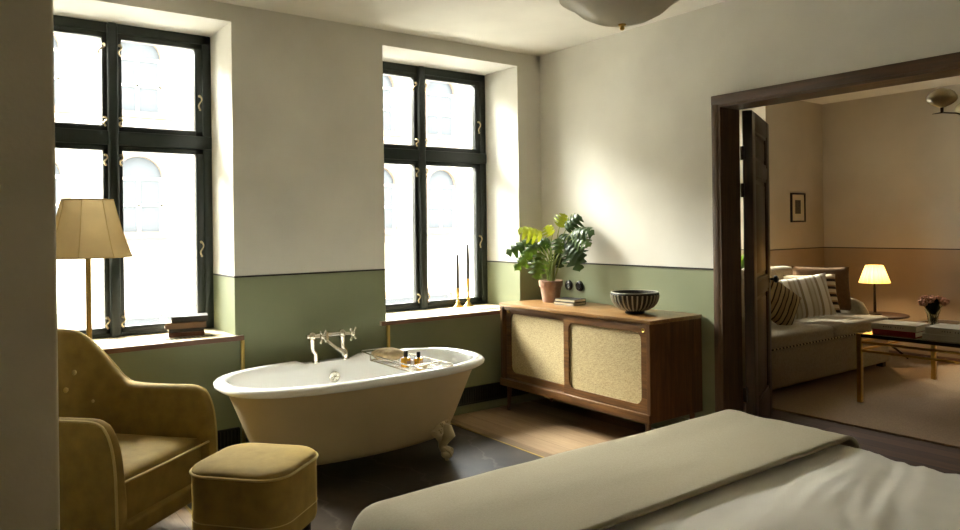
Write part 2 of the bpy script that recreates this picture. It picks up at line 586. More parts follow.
# floors: oak left, marble under the bath, oak right, dark oak in the sitting room
struct('floor', MB().box(XW - 0.15, -2.985, YS - 0.15, 0.0, -0.1, 0).box(-1.03, 0.0, YS - 0.15, 0.0, -0.1, 0).box(-2.985, -1.03, YS - 0.15, -2.3, -0.1, 0), ['oak'])
struct('floor_marble', MB().box(-2.97, -1.045, -2.3, 0.0, -0.1, 0), ['marble'])
struct('floor_sitting_room', MB().box(0.0, XF + 0.15, YS - 0.15, 0.0, -0.1, 0), ['dark_oak'])
struct('trim_1', MB().box(-1.045, -1.03, -2.3, 0.0, -0.05, 0.0015), ['gold'])
struct('trim_2', MB().box(-2.985, -2.97, -2.3, 0.0, -0.05, 0.0015), ['gold'])

# dado lines
def hline(name, segs):
    mb = MB()
    for s in segs:
        mb.box(*s)
    return struct(name, mb, ['line'])
t, h0, h1 = 0.004, DADO - 0.005, DADO + 0.005
hline('trim_3', [(XW, -3.735, -t, 0.001, h0, h1), (-2.515, -1.46, -t, 0.001, h0, h1), (-0.239, 0.0, -t, 0.001, h0, h1),
                 (-2.515 - t, -2.5149, 0, 0.43, h0, h1), (-0.239 - t, -0.2389, 0, 0.43, h0, h1), (-1.4601, -1.46 + t, 0, 0.43, h0, h1), (-3.7351, -3.735 + t, 0, 0.43, h0, h1)])
hline('trim_4', [(-t, 0.001, -1.665, 0.0, h0, h1), (-t, 0.001, YS, -3.335, h0, h1)])
hline('trim_5', [(TX, 1.99, -t, 0.001, h0, h1), (3.23, XF, -t, 0.001, h0, h1), (XF - t, XF + 0.001, YS, 0, h0, h1), (3.23 - t, 3.2301, 0, 0.43, h0, h1)])
# baseboards
struct('baseboard_north', MB().box(-1.44, -0.002, -0.014, 0, 0, 0.06).box(-2.46, -1.46, -0.014, 0, 0, 0.12).box(-3.72, -2.49, -0.014, 0, 0, 0.06), ['green_base'])
struct('baseboard_east', MB().box(-0.014, 0, -1.66, -0.014, 0, 0.12), ['green_base'])
struct('baseboard_sitting_room', MB().box(TX, XF, -0.014, 0, 0, 0.11).box(XF - 0.014, XF, YS, -0.014, 0, 0.11), ['tan'])
# heating grilles low in the niches under the two windows
def vent(name, x0, x1):
    mb = MB().box(x0, x1, -0.006, 0.0, 0.062, 0.19, mi=0)
    mb.box(x0, x1, -0.014, -0.006, 0.062, 0.075, mi=1).box(x0, x1, -0.014, -0.006, 0.178, 0.19, mi=1)
    n = int((x1 - x0) / 0.022)
    for i in range(n + 1):
        x = x0 + (x1 - x0) * i / n
        mb.box(x - 0.0045, x + 0.0045, -0.012, -0.006, 0.07, 0.185, mi=1)
    struct(name, mb, ['slot', 'black_base'])
vent('trim_6', -1.43, -0.03)
vent('trim_7', -3.70, -2.50)
# brass corner pipes that carry the sills
for nm, x in (('trim_8', -2.473), ('trim_9', -1.448)):
    struct(nm, MB().box(x - 0.011, x + 0.011, -0.018, 0.0, 0.0, 0.7245, 0.003), ['gold'], 40)

# ------------------------------------------------------------------ windows
def handle_mb(x, y, z, L=0.085, tilt=0.0):
    """curled brass casement hook"""
    mb = MB()
    mb.sphere((x, y, z + L * 0.45), 0.009, 10, 6)
    pts = []
    for k in range(9):
        s = k / 8
        pts.append((x + 0.010 * math.sin(s * 2 * PI) + tilt * s, y - 0.012 - 0.010 * math.sin(s * PI), z + L * (0.45 - s)))
    mb.tube(pts, [0.006, 0.0055, 0.005, 0.0045, 0.0045, 0.005, 0.0055, 0.006, 0.0045], 8)
    mb.tube([(x, y, z + L * 0.45), (x, y - 0.014, z + L * 0.45)], 0.006, 8)
    mb.sphere((x + tilt, y - 0.012, z - L * 0.58), 0.007, 8, 6)
    return mb

def make_window(n, x0, x1, mx, label):
    w = bpy.data.objects.new('window_%d' % n, None)
    COL.objects.link(w)
    w['kind'] = 'structure'
    yf, yb = 0.43, 0.505
    zb, zt, zm = 0.757, Z1, 1.985
    f = MB()
    f.box(x0, x0 + 0.055, yf, yb, zb, zt, 0.006).box(x1 - 0.055, x1, yf, yb, zb, zt, 0.006)
    f.box(x0, x1, yf, yb, zt - 0.06, zt, 0.006).box(x0, x1, yf, yb, zb, zb + 0.024, 0.006)
    f.box(mx - 0.029, mx + 0.029, yf - 0.030, yb, zb, zt - 0.002, 0.014, 3)
    f.box(x0 + 0.002, x1 - 0.002, yf - 0.012, yb, zm - 0.045, zm + 0.04, 0.008)
    obj('window_frame', f, 'win', w, smooth=40)
    cells = [(x0 + 0.05, mx - 0.024, zm + 0.036, zt - 0.055), (mx + 0.024, x1 - 0.05, zm + 0.036, zt - 0.055),
             (x0 + 0.05, mx - 0.024, zb + 0.020, zm - 0.04), (mx + 0.024, x1 - 0.05, zb + 0.020, zm - 0.04)]
    for (a, b, c, d) in cells:
        s = MB()
        q = 0.040
        y0, y1 = yf + 0.008, yb - 0.012
        ql, qr = (0.052, 0.032) if b < mx else (0.032, 0.052)     # outer stiles are broader than the meeting stiles
        s.box(a, a + ql, y0, y1, c, d, 0.005).box(b - qr, b, y0, y1, c, d, 0.005)
        s.box(a, b, y0, y1, c, c + q, 0.005).box(a, b, y0, y1, d - q, d, 0.005)
        so = obj('sash', s, 'win', w, smooth=40)
        obj('pane', MB().box(a + ql - 0.004, b - qr + 0.004, yf + 0.04, yf + 0.045, c + q - 0.004, d - q + 0.004), 'pane', so, smooth=0)
    for hx, hz, L, tl in ((x1 - 0.075, 2.25, 0.09, 0), (x1 - 0.075, 1.29, 0.09, 0), (mx - 0.043, 2.53, 0.06, -0.03), (mx + 0.043, 2.53, 0.06, 0),
                      (mx - 0.043, 2.085, 0.05, 0), (mx + 0.043, 2.085, 0.05, 0), (mx - 0.043, 1.85, 0.06, 0), (mx + 0.043, 1.85, 0.06, 0),
                      (mx - 0.043, 0.85, 0.06, 0), (mx + 0.043, 0.85, 0.06, 0)):
        obj('window_handle', handle_mb(hx, yf + 0.004, hz, L, tl), 'hook', w)
    sl = MB()
    sl.box(x0 - 0.05, x1 + 0.045, -0.035, -0.028, Z0 + 0.0015, 0.756, 0.002, 2, 1)
    sl.box(x0 - 0.05, x1 + 0.045, -0.028, -0.001, Z0 + 0.0015, 0.756, 0.0, 2, 0)
    sl.box(x0 + 0.001, x1 - 0.001, -0.001, yb, Z0 + 0.0015, 0.756, 0.0, 2, 0)
    so = obj('window_sill', sl, ['sill', 'sill_edge'], w, smooth=0)
    g = MB()
    g.box(x0 + 0.10, x1 - 0.10, 0.055, 0.13, 0.7555, 0.7575, mi=0)
    m = int((x1 - x0 - 0.2) / 0.026)
    for i in range(m):
        x = x0 + 0.105 + i * 0.026
        for yy in (0.062, 0.095):
            g.add([(x, yy, 0.758), (x + 0.013, yy, 0.758), (x + 0.021, yy + 0.027, 0.758), (x + 0.008, yy + 0.027, 0.758)], [(0, 1, 2, 3)], 1)
    obj('sill_grille', g, ['grille', 'slot'], so, smooth=0)
    return w
make_window(1, *OPEN[1], -3.110, '')
make_window(2, *OPEN[2], -0.885, '')
make_window(3, *OPEN[3], 2.61, '')

# ------------------------------------------------------------------ door frame and open leaf
fr = MB()
fr.box(-0.022, TX + 0.02, DY0 - 0.02, DY0 - 0.0005, 0, DZ - 0.02)          # jamb lining
fr.box(-0.022, TX + 0.02, DY1 + 0.0005, DY1 + 0.02, 0, DZ - 0.02)
fr.box(-0.026, -0.0005, DY0 - 0.004, DY0 + 0.042, 0, DZ + 0.057, 0.005)     # casing, bedroom side
fr.box(-0.026, -0.0005, DY1 - 0.042, DY1 + 0.004, 0, DZ + 0.057, 0.005)
fr.box(TX + 0.0005, TX + 0.02, DY0 - 0.004, DY0 + 0.05, 0, DZ + 0.057)
fr.box(TX + 0.0005, TX + 0.02, DY1 - 0.05, DY1 + 0.004, 0, DZ + 0.057)
struct('trim_10', fr, ['doorf'], 40)
fr = MB()
fr.box(-0.028, -0.0005, DY1 - 0.042, DY0 + 0.042, DZ - 0.003, DZ + 0.057, 0.005)
fr.box(TX + 0.0005, TX + 0.02, DY1 - 0.05, DY0 + 0.05, DZ - 0.003, DZ + 0.057)
fr.box(-0.022, TX + 0.02, DY1 + 0.0005, DY0 - 0.0005, DZ - 0.02, DZ - 0.0005)
struct('trim_11', fr, ['doorh'], 40)
struct('trim_12', MB().box(-0.02, TX + 0.02, DY1 + 0.02, DY0 - 0.02, 0.0, 0.006), ['doorh'])

door = bpy.data.objects.new('door_1', None)
COL.objects.link(door)
door['kind'] = 'structure'
door.location = (0.236, -1.790, 0.0)
door.rotation_euler = (0, 0, math.atan2(0.418, 0.909))
W, HD, TD = 0.775, 2.135, 0.062
d = MB()
panels = [(1.80, 2.02), (1.02, 1.72), (0.22, 0.94)]      # heights of the three recessed fields
st = 0.12
d.box(0, st, 0, TD, 0.008, HD, 0.004).box(W - st, W, 0, TD, 0.008, HD, 0.004)
zz = [0.008] + [v for p in sorted(panels) for v in p] + [HD]
for k in range(0, len(zz), 2):
    d.box(st, W - st, 0, TD, zz[k], zz[k + 1], 0.003)
obj('stile_and_rail', d, 'door', door, smooth=40)
for (a, b) in panels:
    p = MB()
    p.box(st, W - st, 0.018, TD - 0.018, a, b)
    for y in (0.004, TD - 0.018):
        p.box(st, st + 0.022, y, y + 0.014, a, b, 0.004).box(W - st - 0.022, W - st, y, y + 0.014, a, b, 0.004)
        p.box(st, W - st, y, y + 0.014, a, a + 0.022, 0.004).box(st, W - st, y, y + 0.014, b - 0.022, b, 0.004)
    p.box(st + 0.05, W - st - 0.05, 0.010, TD - 0.010, a + 0.05, b - 0.05, 0.006)
    obj('door_panel', p, 'door', door, smooth=40)
for z in (1.86, 1.62, 0.30):
    obj('hinge', MB().tube([(-0.012, TD + 0.004, z - 0.045), (-0.012, TD + 0.004, z + 0.045)], 0.009, 10).box(-0.035, 0.004, TD - 0.012, TD - 0.004, z - 0.045, z + 0.045), 'bronze', door)
for sgn, y in ((-1, 0), (1, TD)):
    k = MB()
    k.tube([(W - 0.06, y, 1.0), (W - 0.06, y + sgn * 0.045, 1.0)], 0.009, 10)
    k.lathe([(0.002, -0.002), (0.022, 0.002), (0.027, 0.013), (0.024, 0.024), (0.012, 0.032), (0.001, 0.034)], 16, T=Matrix.Translation((W - 0.06, y + sgn * 0.03, 1.0)) @ Matrix.Rotation(-sgn * PI / 2, 4, 'X'))
    k.lathe([(0.028, 0), (0.028, 0.004), (0.001, 0.006)], 16, T=Matrix.Translation((W - 0.06, y, 1.0)) @ Matrix.Rotation(-sgn * PI / 2, 4, 'X'))
    obj('door_knob', k, 'black', door)

# ------------------------------------------------------------------ bathtub
TB = (-1.992, -0.628)
TA, TBW = 0.818, 0.424
NR = 120
def sup(a, b, n=2.7, off=0.0, z=0.0):
    P = []
    for k in range(NR):
        t = 2 * PI * k / NR
        c, s_ = math.cos(t), math.sin(t)
        x = a * math.copysign(abs(c) ** (2 / n), c)
        y = b * math.copysign(abs(s_) ** (2 / n), s_)
        P.append(Vector((x, y, z)))
    return P
def ring(ins, z, deck=False):
    P = sup(TA - ins * 1.15, TBW - ins, 2.7 - 0.5 * min(1, ins / 0.2), 0, z)
    if deck:                                     # the rim is flattened into a tap ledge on the wall side
        for p in P:
            if p.y > 0.2:
                w = smoothstep(-0.225, -0.185, p.x) * (1 - smoothstep(0.165, 0.205, p.x))
                if ins < 0.07:
                    p.z = p.z * (1 - w) + min(p.z, 0.576) * w
    return P
tub = thing('bathtub', 'freestanding roll-top bathtub, beige outside and white inside, on claw feet', 'bathtub', (TB[0], TB[1], 0))
sh = MB()
body = [(0.30, 0.108), (0.25, 0.112), (0.215, 0.125), (0.19, 0.155), (0.165, 0.215), (0.132, 0.31), (0.102, 0.40), (0.076, 0.48), (0.058, 0.53), (0.05, 0.552)]
sh.rings([ring(i, z) for i, z in body], True, False)
obj('tub_shell', sh, 'tub', tub, smooth=60)
bs = MB()
roll = [(0.05, 0.552), (0.03, 0.548), (0.012, 0.552), (0.001, 0.566), (0.002, 0.582), (0.014, 0.595), (0.034, 0.600), (0.052, 0.595), (0.064, 0.58), (0.075, 0.54), (0.092, 0.48), (0.118, 0.39), (0.15, 0.30), (0.19, 0.22), (0.23, 0.18), (0.29, 0.162), (0.36, 0.155)]
bs.rings([ring(i, z, True) for i, z in roll], False, True)
tag(obj('basin', bs, 'enamel', tub, smooth=70), 'white enamel basin with rolled rim')
# overflow
ov = MB().lathe([(0.001, 0.010), (0.012, 0.010), (0.016, 0.006), (0.028, 0.006), (0.036, 0.002), (0.036, -0.004)], 20, T=Matrix.Translation((-0.01, TBW - 0.112, 0.482)) @ Matrix.Rotation(PI / 2 + 0.12, 4, 'X'))
ov.sphere((-0.01, TBW - 0.122, 0.482), 0.009)
for k in range(6):
    a = k * PI / 3
    ov.sphere((-0.01 + 0.022 * math.cos(a), TBW - 0.119, 0.482 + 0.022 * math.sin(a)), 0.0045, 8, 6)
obj('overflow_plate', ov, 'chrome', tub)
# four claw feet
def foot(sx, sy):
    mb = MB()
    def P(u, z):  # outwards along the diagonal
        return Vector((sx * (0.415 + u * 0.70), sy * (0.145 + u * 0.85), z))
    path = [(0.045, 0.215), (0.075, 0.185), (0.085, 0.15), (0.062, 0.11), (0.058, 0.08), (0.078, 0.055), (0.09, 0.036)]
    mb.tube([P(*p) for p in path], [0.018, 0.044, 0.050, 0.032, 0.027, 0.032, 0.024], 14)
    mb.sphere(P(0.082, 0.040), (0.038, 0.038, 0.032), 16, 10)
    for k in (-1, 0, 1):                         # claws gripping the ball
        q = P(0.082, 0.04)
        o = Vector((-sy * 0.02 * k * sx * sy, sx * 0.02 * k * sx * sy, 0))
        out = Vector((sx, sy, 0)).normalized()
        mb.tube([P(0.066, 0.078) + o * 0.6, q + o + out * 0.026 + Vector((0, 0, 0.018)), q + o + out * 0.033 + Vector((0, 0, -0.008))], [0.010, 0.009, 0.004], 8)
    out = Vector((sx * 0.6, sy, 0.25)).normalized()      # leaf-shaped plate with scrolls against the shell
    tang = Vector((0, 0, 1)).cross(out).normalized()
    upv = out.cross(tang).normalized()
    c0 = P(0.058, 0.175)
    shape = [(0.0, -0.075), (0.03, -0.055), (0.05, -0.03), (0.085, -0.012), (0.098, 0.02), (0.075, 0.03), (0.062, 0.055), (0.035, 0.06), (0.0, 0.085)]
    shape = shape + [(-a, b) for a, b in shape[-2:0:-1]]
    rr = []
    for f, h in ((1.0, -0.03), (1.0, 0.0), (0.9, 0.012), (0.55, 0.026), (0.15, 0.032)):
        rr.append([c0 + tang * (a * f) + upv * (b * f) + out * h for a, b in shape])
    mb.rings(rr)
    for k in (-1, 1):
        for (a0, b0, r0) in ((0.062, 0.008, 0.020), (0.034, 0.040, 0.015), (0.03, -0.02, 0.014)):
            pts = []
            for q in range(13):
                t_ = q / 12
                an = 0.6 + t_ * 2.2 * PI
                rad = r0 * (1 - 0.75 * t_)
                pts.append(c0 + tang * k * (a0 + rad * math.cos(an)) + upv * (b0 + rad * math.sin(an)) + out * (0.020 + 0.008 * t_))
            mb.tube(pts, 0.0055, 6)
    mb.tube([P(0.082, 0.012), P(0.082, 0.0)], [0.012, 0.014], 10)
    return mb
for sx in (-1, 1):
    for sy in (-1, 1):
        obj('claw_foot', foot(sx, sy), 'tub', tub, smooth=60)
# bridge mixer tap on the ledge
TY = TBW - 0.068
tapx = (-0.115, 0.088)
tp = MB()
zb = 0.742
for x in tapx:
    tp.lathe([(0.001, 0.0), (0.026, 0.0), (0.026, 0.006), (0.014, 0.012)], 16, (x, TY, 0.577))
    tp.tube([(x, TY, 0.583), (x, TY, 0.632), (x - 0.018, TY, 0.652), (x - 0.022, TY, 0.668), (x - 0.022, TY, 0.715), (x - 0.022, TY, 0.732)], [0.017, 0.015, 0.015, 0.016, 0.019, 0.020], 12)
    tp.sphere((x - 0.022, TY, zb), 0.028, 14, 10)
tp.tube([(tapx[0] - 0.022, TY, zb), (tapx[1] - 0.022, TY, zb)], 0.014, 12)
tp.tube([(tapx[0] - 0.022, TY, zb), (tapx[0] - 0.058, TY, zb)], [0.018, 0.012], 12)
xm = sum(tapx) / 2 - 0.03
tp.tube([(xm, TY, zb + 0.02), (xm, TY, zb - 0.045)], [0.016, 0.018], 12)
tap = obj('mixer_tap', tp, 'chrome', tub, smooth=50)
spt = MB().tube([(xm, TY, zb - 0.03), (xm + 0.02, TY - 0.025, zb - 0.055), (xm + 0.05, TY - 0.06, zb - 0.085), (xm + 0.075, TY - 0.085, zb - 0.10), (xm + 0.085, TY - 0.095, zb - 0.12)], [0.012, 0.011, 0.011, 0.016, 0.018], 12)
obj('spout', spt, 'chrome', tap, smooth=50)
for x in tapx:
    hd = MB()
    xx = x + 0.018
    hd.tube([(x - 0.022, TY, zb), (xx, TY - 0.055, zb)], [0.013, 0.011], 10)
    hd.sphere((xx + 0.004, TY - 0.058, zb), 0.018, 12, 8)
    ax = Vector((0.6, -0.8, 0)).normalized()
    side = Vector((0.8, 0.6, 0))
    for k in range(4):
        a = PI / 4 + k * PI / 2
        e = side * math.cos(a) + Vector((0, 0, 1)) * math.sin(a)
        c = Vector((xx + 0.006, TY - 0.06, zb))
        hd.tube([c, c + e * 0.042], [0.006, 0.007], 8)
        hd.sphere(c + e * 0.044, 0.009, 8, 6)
    obj('cross_handle', hd, 'chrome', tap, smooth=50)

# bath rack lying across the rim
RX0, RX1 = -1.79, -1.58
ry0, ry1 = -1.035, -0.225
rk = thing('bath_rack', 'chrome wire bath rack laid across the bathtub, holding sponge and bottles', 'bath rack', ((RX0 + RX1) / 2, (ry0 + ry1) / 2, 0.6))
hw, hl = (RX1 - RX0) / 2, (ry1 - ry0) / 2
zi = -0.03
fr = MB()
def rloop(z):
    return [(x, y, z) for x, y in rrect(2 * hw, 2 * hl * 0.62, 0.02, 4)]
fr.tube(rloop(zi + 0.036), 0.0045, 8, closed=True)
fr.tube(rloop(zi), 0.004, 8, closed=True)
for sg in (-1, 1):                               # looped ends that rest on the rim
    y0 = sg * hl * 0.60
    fr.tube([(-hw, y0, zi + 0.036), (-hw, sg * (hl - 0.10), zi + 0.04), (-hw, sg * (hl - 0.03), 0.009), (-hw + 0.02, sg * hl, 0.0085), (hw - 0.02, sg * hl, 0.0085), (hw, sg * (hl - 0.03), 0.009), (hw, sg * (hl - 0.10), zi + 0.04), (hw, y0, zi + 0.036)], 0.0045, 8)
    for x in (-hw, hw):
        fr.tube([(x, y0, zi), (x, y0, zi + 0.036)], 0.0035, 6)
obj('rack_frame', fr, 'chrome', rk, smooth=60)
gr = MB()
for k in range(19):
    y = -hl * 0.58 + k * hl * 1.16 / 18
    gr.tube([(-hw, y, zi), (hw, y, zi)], 0.0022, 6)
for x in (-hw * 0.33, hw * 0.33):
    gr.tube([(x, -hl * 0.6, zi - 0.003), (x, hl * 0.6, zi - 0.003)], 0.0025, 6)
obj('rack_grid', gr, 'chrome', rk, smooth=60)
ZR = 0.573
sp = MB()
R_ = []
for i in range(11):
    t_ = -PI / 2 + PI * (i + 0.05) / 10.1
    R_.append([])
    for k in range(22):
        a = 2 * PI * k / 22
        q = Vector((math.cos(t_) * math.cos(a), math.cos(t_) * math.sin(a), math.sin(t_)))
        s_ = 1 + 0.10 * noise.noise(q * 3.1)
        R_[-1].append(Vector((q.x * 0.095 * s_, q.y * 0.115 * s_, 0.038 + q.z * 0.036 * s_)))
sp.rings(R_)
tag(obj('bath_sponge', sp, 'sponge', None, (-1.70, -0.46, ZR), (0, 0, 0.4), smooth=80), 'beige natural sponge lying on the wall end of the bath rack', 'sponge')
def bottle(x, y, s, label):
    b = thing('bath_oil_bottle', label, 'bottle', (x, y, ZR), 0.3, 'amber bath oil bottles on the bath rack')
    w = 0.021 * s
    rr = [[Vector((px, py, z)) for px, py in rrect(2 * w * f, 2 * w * f, w * 0.35 * f, 3)] for f, z in ((0.9, 0), (1, 0.003), (1, 0.044 * s), (0.9, 0.049 * s), (0.42, 0.052 * s), (0.42, 0.056 * s))]
    obj('bottle_body', MB().rings(rr), 'amber', b, smooth=40)
    lb = MB().box(-w * 0.7, w * 0.7, -w - 0.0008, -w - 0.0002, 0.010 * s, 0.034 * s)
    obj('bottle_label', lb, 'book_tan', b, smooth=0)
    obj('cap', MB().lathe([(0.012 * s, 0), (0.012 * s, 0.028 * s), (0.010 * s, 0.031 * s)], 16, (0, 0, 0.055 * s), caps=True), 'black', b)
bottle(-1.735, -0.735, 1.12, 'taller amber bottle with black cap, nearer the sponge on the bath rack')
bottle(-1.658, -0.755, 0.98, 'shorter amber bottle with black cap, farther from the sponge on the bath rack')
so = MB()
so.rings([[Vector((px, py, z)) for px, py in rrect(0.085 * f, 0.055 * f, 0.024 * f, 5)] for f, z in ((0.8, 0), (0.97, 0.006), (1, 0.012), (0.95, 0.02), (0.75, 0.025))])
tag(obj('soap_bar', so, 'soap', None, (-1.70, -0.86, ZR), (0, 0, 0.7), smooth=60), 'cream bar of soap on the room end of the bath rack', 'soap')

# ------------------------------------------------------------------ armchair
CH_RZ = math.atan2(0.65, 0.76)
ch = thing('armchair', 'mustard velvet armchair with buttoned high back beside the window', 'armchair', (-3.395, -0.875, 0), CH_RZ)
AW, YF, YBK, RC, TH = 0.345, -0.354, 0.36, 0.22, 0.052
def u_path(off):
    """outer plan line of the shell (off inwards), from right front round the back to left front"""
    P = []
    w, r = AW - off, max(RC - off, 0.05)
    yb = YBK - off
    n1 = 30
    for k in range(n1):
        P.append((w, YF + (yb - r - YF) * (k / n1) ** 1.6))
    for k in range(25):
        a = PI / 2 * k / 24
        P.append((w - r + r * math.cos(a), yb - r + r * math.sin(a)))
    n2 = 10
    for k in range(1, n2 + 1):
        P.append(((w - r) - 2 * (w - r) * k / n2, yb))
    for k in range(1, 25):
        a = PI / 2 + PI / 2 * k / 24
        P.append((-(w - r) + r * math.cos(a), yb - r + r * math.sin(a)))
    for k in range(n1 - 1, -1, -1):
        P.append((-w, YF + (yb - r - YF) * (k / n1) ** 1.6))
    return P
PO, PM, PIN = u_path(0.0), u_path(TH / 2), u_path(TH)
TOPH = [(-0.354, 0.36), (-0.352, 0.44), (-0.347, 0.50), (-0.338, 0.555), (-0.322, 0.603), (-0.298, 0.640), (-0.265, 0.656), (-0.22, 0.66), (0.06, 0.655), (0.13, 0.658), (0.17, 0.69), (0.205, 0.75), (0.25, 0.835), (0.275, 0.885), (0.30, 0.918), (0.335, 0.94)]
def top_h(x, y):
    for (y0, h0), (y1, h1) in zip(TOPH, TOPH[1:]):
        if y <= y1:
            return h0 + (h1 - h0) * max(0.0, (y - y0) / (y1 - y0))
    return TOPH[-1][1] - 0.02 * (abs(x) / 0.3) ** 2
def lean(y, z):
    return 0.06 * smoothstep(0.40, 0.95, z) * smoothstep(-0.05, 0.34, y)
rings_ = []
for (ox, oy), (mx_, my_), (ix, iy) in zip(PO, PM, PIN):
    h = top_h(mx_, my_)
    r = TH / 2
    sec = []
    nrm = Vector((ox - ix, oy - iy, 0)).normalized()
    ctr = Vector((mx_, my_, 0))
    puff = 0.012 + 0.02 * smoothstep(0.0, 0.3, my_)
    zs_in = [0.17, 0.30, 0.42, 0.50, 0.56]
    for z in [0.17 + (h - r - 0.17) * q for q in (0, 0.25, 0.5, 0.75, 1.0)]:
        b_ = math.sin(PI * min(1, max(0, (z - 0.17) / (h - 0.17)))) * puff
        sec.append(ctr - nrm * (r + b_) + Vector((0, 0, z)))
    for k in range(1, 8):
        a = PI - PI * k / 8
        sec.append(ctr + nrm * r * math.cos(a) + Vector((0, 0, h - r + r * math.sin(a))))
    for z in [0.17 + (h - r - 0.17) * q for q in (1.0, 0.75, 0.5, 0.25, 0)]:
        sec.append(ctr + nrm * r + Vector((0, 0, z)))
    for p in sec:
        p.x *= 1 + 0.12 * smoothstep(-0.10, 0.24, p.y)
        p.y += lean(my_, p.z)
    rings_.append(sec)
obj('backrest', MB().rings(rings_), 'velvet', ch, smooth=60)
pp = MB()                                        # piping along the outer top edge, continued down the arm fronts
pts = [rings_[0][-1].copy() + Vector((0, -0.004, 0.0))]
pts = []
for i, sec in enumerate(rings_):
    pts.append(sec[10] + (sec[10] - sec[8]).normalized() * 0.004)
front_r = [Vector((AW - 0.004, YF - 0.003, z)) for z in (0.165, 0.20)]
front_l = [Vector((-AW + 0.004, YF - 0.003, z)) for z in (0.20, 0.165)]
pp.tube(front_r + pts + front_l, 0.0055, 8)
obj('arm_piping', pp, 'velvet_pipe', ch, smooth=60)
st_ = MB()
sw = AW - TH + 0.004
YS_ = -0.352
R_ = []
for f, z in ((1.0, 0.17), (1.0, 0.385), (0.995, 0.398), (0.96, 0.412), (0.8, 0.424), (0.4, 0.430)):
    R_.append([Vector((px * f, (py + 0.05) * f - 0.05 + 0.022, z)) for px, py in rrect(2 * sw, 0.66, 0.02, 4)])
obj('seat', st_.rings(R_), 'velvet', ch, smooth=50)
bn = MB()
bn.box(-AW + 0.05, AW - 0.05, YS_ + 0.006, YS_ + 0.06, 0.155, 0.225, 0.012, 3)
bn.box(-AW + 0.003, AW - 0.003, YF + 0.03, YBK - 0.06, 0.155, 0.18, 0.01)
obj('seat_band', bn, 'velvet', ch, smooth=50)
obj('seat_piping', MB().tube([(-sw, YS_ + 0.006, 0.400), (-sw * 0.5, YS_ - 0.006, 0.404), (0, YS_ - 0.009, 0.405), (sw * 0.5, YS_ - 0.006, 0.404), (sw, YS_ + 0.006, 0.400)], 0.0055, 8), 'velvet_pipe', ch, smooth=60)
for bx, bz in ((0.19, 0.725), (-0.19, 0.725), (0.25, 0.575), (0.0, 0.575), (-0.25, 0.575), (0.125, 0.655), (-0.125, 0.655)):
    yb = YBK - TH - 0.030 + lean(0.33, bz) - (0.03 if abs(bx) > 0.2 else 0)
    obj('button', MB().sphere((bx, yb, bz), (0.013, 0.009, 0.013), 12, 8), 'velvet_pipe', ch)
for sx in (-1, 1):
    for y in (YF + 0.05, YBK - 0.1):
        obj('leg', MB().tube([(sx * 0.30, y, 0.16), (sx * 0.305, y, 0.0)], [0.022, 0.013], 12), 'leg', ch)

# ottoman
ot = thing('ottoman', 'mustard velvet footstool with piped top in front of the armchair', 'footstool', (-2.918, -1.508, 0), CH_RZ)
OW, OD = 0.405, 0.435
R_ = [[Vector((px * f, py * f, z)) for px, py in rrect(OW, OD, 0.11, 8)] for f, z in ((0.97, 0.172), (0.985, 0.18), (1.0, 0.20), (1.0, 0.24), (1.0, 0.425))]
obj('stool_body', MB().rings(R_), 'velvet', ot, smooth=50)
R_ = [[Vector((px * f, py * f, z)) for px, py in rrect(OW, OD, 0.11, 8)] for f, z in ((1.0, 0.426), (1.004, 0.434), (0.985, 0.446), (0.93, 0.455), (0.75, 0.463), (0.4, 0.468), (0.1, 0.469))]
obj('stool_cushion', MB().rings(R_), 'velvet', ot, smooth=60)
obj('stool_piping', MB().tube([(px * 1.012, py * 1.012, 0.432) for px, py in rrect(OW, OD, 0.11, 8)], 0.0055, 8, closed=True), 'velvet_pipe', ot, smooth=60)
obj('stool_seam', MB().tube([(px * 1.001, py * 1.001, 0.245) for px, py in rrect(OW, OD, 0.11, 8)], 0.0022, 6, closed=True), 'velvet_pipe', ot, smooth=60)
for sx in (-1, 1):
    for sy in (-1, 1):
        obj('leg', MB().tube([(sx * 0.140, sy * 0.152, 0.175), (sx * 0.146, sy * 0.16, 0.0)], [0.024, 0.013], 12), 'leg', ot)

# ------------------------------------------------------------------ floor lamp
fl = thing('floor_lamp', 'tall brass floor lamp with panelled tan shade in front of the left window', 'lamp', (-3.345, -0.20, 0))
obj('lamp_base', MB().lathe([(0.001, 0), (0.125, 0), (0.125, 0.012), (0.11, 0.02), (0.02, 0.026), (0.012, 0.05)], 32), 'brass', fl)
obj('lamp_pole', MB().tube([(0, 0, 0.02), (0, 0, 1.30)], 0.0140, 14).tube([(0, 0, 1.28), (0, 0, 1.36)], 0.018, 12), 'brass', fl)
sh_ = MB()
z0s, z1s, r0s, r1s = 1.272, 1.575, 0.198, 0.115
n8 = 8
a0 = -math.atan2(0.23, 0.97) - PI / 2 + 0.28
V, F = [], []
for (r, z) in ((r0s, z0s), (r0s * 0.86 + r1s * 0.14 - 0.004, z0s * 0.86 + z1s * 0.14), (r0s * 0.5 + r1s * 0.5 - 0.006, (z0s + z1s) / 2), (r1s, z1s)):
    for k in range(n8):
        a = a0 + (k + 0.5) * 2 * PI / n8
        V.append((r / math.cos(PI / 8) * math.cos(a), r / math.cos(PI / 8) * math.sin(a), z))
for i in range(3):
    for k in range(n8):
        F.append((i * n8 + k, i * n8 + (k + 1) % n8, (i + 1) * n8 + (k + 1) % n8, (i + 1) * n8 + k))
sh_.add(V, F)
shade = obj('lamp_shade', sh_, 'shade', fl, smooth=20)
tr = MB()
for k in range(n8):
    tr.tube([V[i * n8 + k] for i in range(4)], 0.002, 6)
tr.tube([V[k] for k in range(n8)], 0.0035, 6, closed=True)
tr.tube([V[3 * n8 + k] for k in range(n8)], 0.0035, 6, closed=True)
obj('shade_trim', tr, 'seam', shade)
